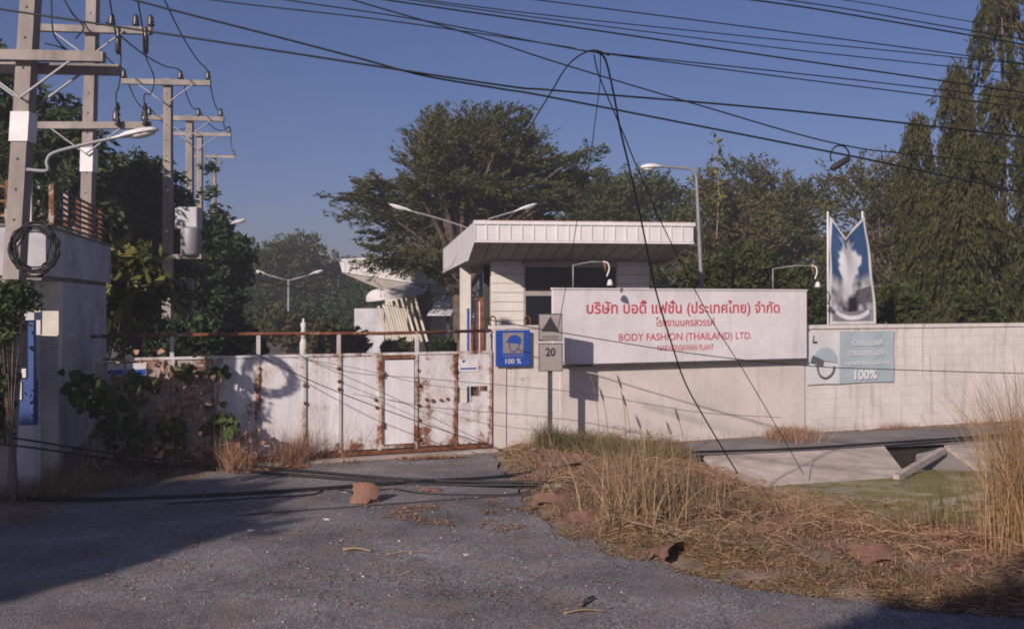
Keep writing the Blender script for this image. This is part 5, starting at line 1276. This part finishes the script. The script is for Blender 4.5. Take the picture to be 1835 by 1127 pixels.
C_ = np.stack([q[:, 0], q[:, 1], np.full(n, -.346) + r.random(n) * .003], 1); A_ = np.stack([np.cos(an), np.sin(an), np.zeros(n)], 1); S_ = np.stack([-np.sin(an), np.cos(an), np.zeros(n)], 1)
tag(npmesh('floating_weed', np.stack([C_ - A_ * l, C_ + S_ * l * .5, C_ + A_ * l, C_ - S_ * l * .5], 1).reshape(-1, 3), np.arange(4 * n).reshape(n, 4), M['litter']), 'floating scraps of weed and leaves on the ditch water', 'floating weed', kind='stuff')
# seed heads standing against the white wall
for k, (px, pt, pb, lab) in enumerate([(1064, 690, 830, 'thin seed stalk against the white wall, tallest pair inner'), (1080, 712, 830, 'thin seed stalk against the white wall, shorter pair inner'), (1112, 690, 840, 'thin seed stalk standing alone below the English lettering'), (1120, 722, 840, 'short seed stalk beside the lone one below the lettering'), (1215, 748, 850, 'short seed stalk below the Thai closing bracket')]):
    a, c = P(px + 8, pb, 16.2), P(px, pt, 16.0); a.z = 0
    o = thing('seed_stalk', lab, 'weed', tuple(a), 'seed stalks before the wall')
    MB().tube(crom([a, a.lerp(c, .5) + Vector((.04, 0, 0)), c], 5), .005, 4).build('stem', M['stem'], o)
    MB().tube([c - Vector((-.02, 0, .06)), c, c + Vector((-.03, 0, .1)), c + Vector((-.06, 0, .16))], [.006, .018, .016, .004], 5).build('seed_head', M['bark'], o)

# litter of dry leaves and stalks
def litter(label, poly, n, L, seed, clump=.45, mat='litter', wd=.5, cs=2.5):
    r = np.random.default_rng(seed); XY = scatter(poly, n, r, clump, cs, seed); z = np.maximum(ground_h(XY[:, 0], XY[:, 1]), .006) + .006 + r.random(n) * .02
    an = r.random(n) * 2 * np.pi; A = np.stack([np.cos(an), np.sin(an), r.normal(size=n) * .12], 1); l = L * (.4 + r.random(n)); S = np.stack([-np.sin(an), np.cos(an), r.normal(size=n) * .2], 1)
    C = np.stack([XY[:, 0], XY[:, 1], z], 1); l = l[:, None]
    V = np.stack([C - A * l / 2, C + S * l * wd / 2, C + A * l / 2, C - S * l * wd / 2], 1).reshape(-1, 3)
    return tag(npmesh('leaf_litter', V, np.arange(4 * n).reshape(n, 4), M[mat]), label, 'leaf litter', kind='stuff')
litter('dry leaf litter thinly scattered over the asphalt', [g2(60, 1110), (3.4, 7.5), g2(1300, 1030), g2(1000, 940), g2(890, 830), g2(400, 860), g2(150, 930)], 2000, .035, 121, .5)
litter('straw litter band along the asphalt edge', [g2(930, 905), g2(1040, 985), g2(1180, 1018), g2(1330, 1055), g2(1600, 1095), g2(1840, 1110), g2(1840, 1060), g2(1600, 1040), g2(1330, 1000), g2(1150, 960), g2(1000, 915)], 6500, .09, 122, .2, 'reed', .16)
litter('leaf litter drifted against the gate', [FW(FL(400), -.1, 0)[:2], FW(FL(880), -.1, 0)[:2], FW(FL(880), -.7, 0)[:2], FW(FL(600), -.6, 0)[:2], FW(FL(400), -.9, 0)[:2]], 2600, .05, 123, .4)
litter('dusty leaf trail across the asphalt', [g2(640, 905), g2(900, 890), g2(1000, 935), g2(900, 955), g2(700, 935)], 900, .045, 124, .5, cs=4)
litter('brown leaf carpet under the verge grass', VERGE, 14000, .07, 125, .2, wd=.35)

# ================================================================== DEBRIS
def shard(label, px, py, w, l, arc, rz, rx, mat='tile', seed=1, th=.014, z=None, name='tile_fragment', cat='debris', ry=0):
    r = random.Random(seed); g = G(px, py) if z is None else G(px, py, z); K = 10; J = 7
    top = []
    je = [[r.uniform(-1, 1) for _ in range(4)] for _ in range(4)]; wob = lambda e, x: sum(je[e][q_] * math.sin((q_ + 1) * 2.1 * x + je[e][(q_ + 1) % 4] * 3) / (q_ + 1.5) for q_ in range(4)) + r.uniform(-.12, .12)
    for j in range(J + 1):
        row = []
        for i in range(K + 1):
            u, q = i / K - .5, j / J - .5
            q += (j / J - .5) * .38 * wob(0 if j < J / 2 else 1, i / K * 3) * (abs(j / J - .5) * 2) ** 2
            u += (i / K - .5) * .3 * wob(2 if i < K / 2 else 3, j / J * 3) * (abs(i / K - .5) * 2) ** 2
            a = u * arc; rad = w / arc
            row.append(Vector((rad * math.sin(a), q * l * (1 - .35 * u), rad * (math.cos(a) - math.cos(arc / 2)))))
        top.append(row)
    fl = [p for row in top for p in row]; n = len(fl); vs_ = fl + [p - Vector((0, 0, th)) for p in fl]; fs_ = []
    id_ = lambda i, j: j * (K + 1) + i
    for j in range(J):
        for i in range(K):
            f = (id_(i, j), id_(i + 1, j), id_(i + 1, j + 1), id_(i, j + 1)); fs_ += [f, tuple(n + q for q in reversed(f))]
    bd = [id_(i, 0) for i in range(K + 1)] + [id_(K, j) for j in range(1, J + 1)] + [id_(i, J) for i in reversed(range(K))] + [id_(0, j) for j in reversed(range(1, J))]
    for a, b_ in zip(bd, bd[1:] + bd[:1]): fs_.append((a, n + a, n + b_, b_))
    mt_ = Matrix.Rotation(R(rz), 4, 'Z') @ Matrix.Rotation(R(rx), 4, 'X') @ Matrix.Rotation(R(ry), 4, 'Y'); vs_ = [mt_ @ v for v in vs_]
    zmin = min(v.z for v in vs_); base = max(float(ground_h([g.x], [g.y])[0]), .006)
    o = MB().add(vs_, fs_, False).build(name, M[mat]); o.location = (g.x, g.y, base - zmin - (.012 if px < 1030 else .045)); return tag(o, label, cat, 'broken tile and rusted sheet pieces on the ground')
shard('largest orange tile fragment standing on the open asphalt', 655, 900, .34, .26, 1.2, 10, 48, seed=1)
shard('small flat orange tile fragment near the gate door', 772, 880, .26, .14, .6, 5, 6, seed=2)
shard('flat orange tile fragment at the verge beside the white cup', 985, 908, .42, .2, .8, -10, 18, seed=3)
shard('reddish broken tile at the edge of the mound', 1045, 938, .42, .22, .7, -25, 14, seed=4)
shard('curled brown rusted sheet at the asphalt edge', 1205, 1004, .44, .3, 1.9, 28, -20, 'rust_sheet', 5, .008)
shard('purplish rusted sheet piece lying on the verge straw', 1252, 968, .36, .24, .7, 8, 14, 'rust_sheet', 6, .008)
shard('dark upturned rusted sheet below the bank slab', 1300, 893, .36, .26, 1.0, -12, 36, 'rust_sheet', 7, .008)
shard('large arched orange tile in the nearest straw', 1570, 1012, .5, .3, 1.3, -4, 14, seed=8)
shard('orange tile piece beside the large arched one', 1645, 1000, .28, .26, .8, 35, 22, seed=9)
shard('faded pink tile fragment behind the arched one', 1690, 985, .3, .22, .6, -30, 28, seed=10)
shard('rusted sheet strip half buried by the ditch weeds', 1440, 945, .44, .18, .6, 14, 20, 'rust_sheet', 11, .008)
shard('thin rusty plate leaning in the straw near the tall clump', 1340, 968, .4, .2, .5, -18, 24, 'rust_sheet', 12, .008)
shard('grey plastic scrap in the nearest straw', 1690, 1040, .17, .1, 1.0, 20, 10, 'sign_grey', 13, .006)
def rubble(label, poly, n, sz, mat, seed):
    r = np.random.default_rng(seed); XY = scatter(poly, n, r, .4, 3, seed); z = np.maximum(ground_h(XY[:, 0], XY[:, 1]), .006)
    oc = np.array([(1, 0, 0), (0, 1, 0), (-1, 0, 0), (0, -1, 0), (0, 0, 1), (0, 0, -1)], float); Fo = np.array([(0, 1, 4), (1, 2, 4), (2, 3, 4), (3, 0, 4), (1, 0, 5), (2, 1, 5), (3, 2, 5), (0, 3, 5)])
    S = sz * (.3 + r.random(n) ** 2 * 1.4); V = oc[None] * (S[:, None, None] * (.5 + r.random((n, 6, 1)))) * np.array([1, 1, .55]) + np.stack([XY[:, 0], XY[:, 1], z + S * .2], 1)[:, None] + r.normal(size=(n, 6, 3)) * S[:, None, None] * .15
    return tag(npmesh('rubble', V.reshape(-1, 3), (Fo[None] + np.arange(n)[:, None, None] * 6).reshape(-1, 3), M[mat]), label, 'rubble', kind='stuff')
rubble('reddish brown rubble crumbs along the verge edge', [g2(900, 850), g2(960, 925), g2(1060, 975), g2(1330, 1050), g2(1700, 1098), g2(1835, 1100), g2(1700, 1020), g2(1300, 930), g2(1050, 905), g2(930, 840)], 300, .022, 'tile', 151)
rubble('pale grit scattered over the forecourt asphalt', [g2(60, 1120), (3.0, 7.5), g2(1100, 980), g2(890, 840), g2(420, 870)], 420, .011, 'concrete', 152)
for k, (a, c, rr_, lab) in enumerate([((615, 988), (665, 991), .016, 'pale broken stick alone on the open asphalt'), ((1040, 1090), (1064, 1074), .02, 'short dark stick on the asphalt in front'), ((1010, 1102), (1085, 1098), .01, 'thin straw twig beside the short dark stick'), ((690, 995), (780, 992), .007, 'thin straw beside the pale broken stick'), ((1180, 962), (1290, 940), .012, 'bare twig lying across the verge straw'), ((1120, 955), (1230, 985), .012, 'bent twig below the tall straw clump'), ((1330, 925), (1400, 905), .012, 'bare twig beside the upturned rusted sheet')]):
    p, q = G(*a), G(*c); hz = lambda v: Vector((v.x, v.y, max(float(ground_h([v.x], [v.y])[0]), .006) + rr_ + (.05 if a[0] > 1100 and a[1] < 1000 else .0)))
    mb = MB().tube(crom([hz(p), hz(p.lerp(q, .45)) + Vector((.01, .02, .015)), hz(q)], 4), [rr_ * (1 - .06 * i) for i in range(9)], 5); single(mb, 'stick', M['stem' if k != 1 else 'bark'], lab, 'stick')
g = G(1001, 884); mb = MB().lathe([(.03, 0), (.045, .1), (.047, .105), (.04, .1)], (g.x, g.y, .02), 10); single(mb, 'paper_cup', M['white_bit'], 'crumpled white cup standing at the verge edge', 'cup')
for k, (px, py, lab) in enumerate([(620, 882, 'white scrap behind the largest tile fragment'), (450, 951, 'white scrap in front of the shaded asphalt edge'), (588, 931, 'white speck of litter on the middle asphalt'), (1085, 966, 'pale paper scrap at the straw edge'), (835, 994, 'tiny white scrap on the open asphalt'), (1036, 1066, 'white speck of litter near the dark stick'), (1370, 1078, 'white scrap near the lower shadow')]):
    shard(lab, px, py, .09, .05, .9, 30 * k, 5, 'white_bit', 40 + k, .004, name='paper_scrap', cat='litter')
mb = MB().tube(crom([Vector((*G(1706, 915, -.33)[:2], -.33)), Vector((*G(1790, 912, -.33)[:2], -.33))], 4), .014, 5); single(mb, 'floating_stick', M['stem'], 'pale stick floating on the green ditch water', 'stick')

# ================================================================== AIR
m = bpy.data.materials.new('hazy_air'); m.use_nodes = True; t = m.node_tree; t.nodes.clear()
out = N(t, 'OutputMaterial'); pv = N(t, 'VolumePrincipled'); pv.inputs['Color'].default_value = (.93, .93, .96, 1); pv.inputs['Density'].default_value = .0028; pv.inputs['Anisotropy'].default_value = .2
t.links.new(pv.outputs[0], out.inputs['Volume'])
o = MB().box(-460, 460, -210, 610, -2.2, 13).build('haze', m); tag(o, kind='stuff')

for o in bpy.data.objects:
    for k in ('_world', '_org'):
        if k in o: del o[k]
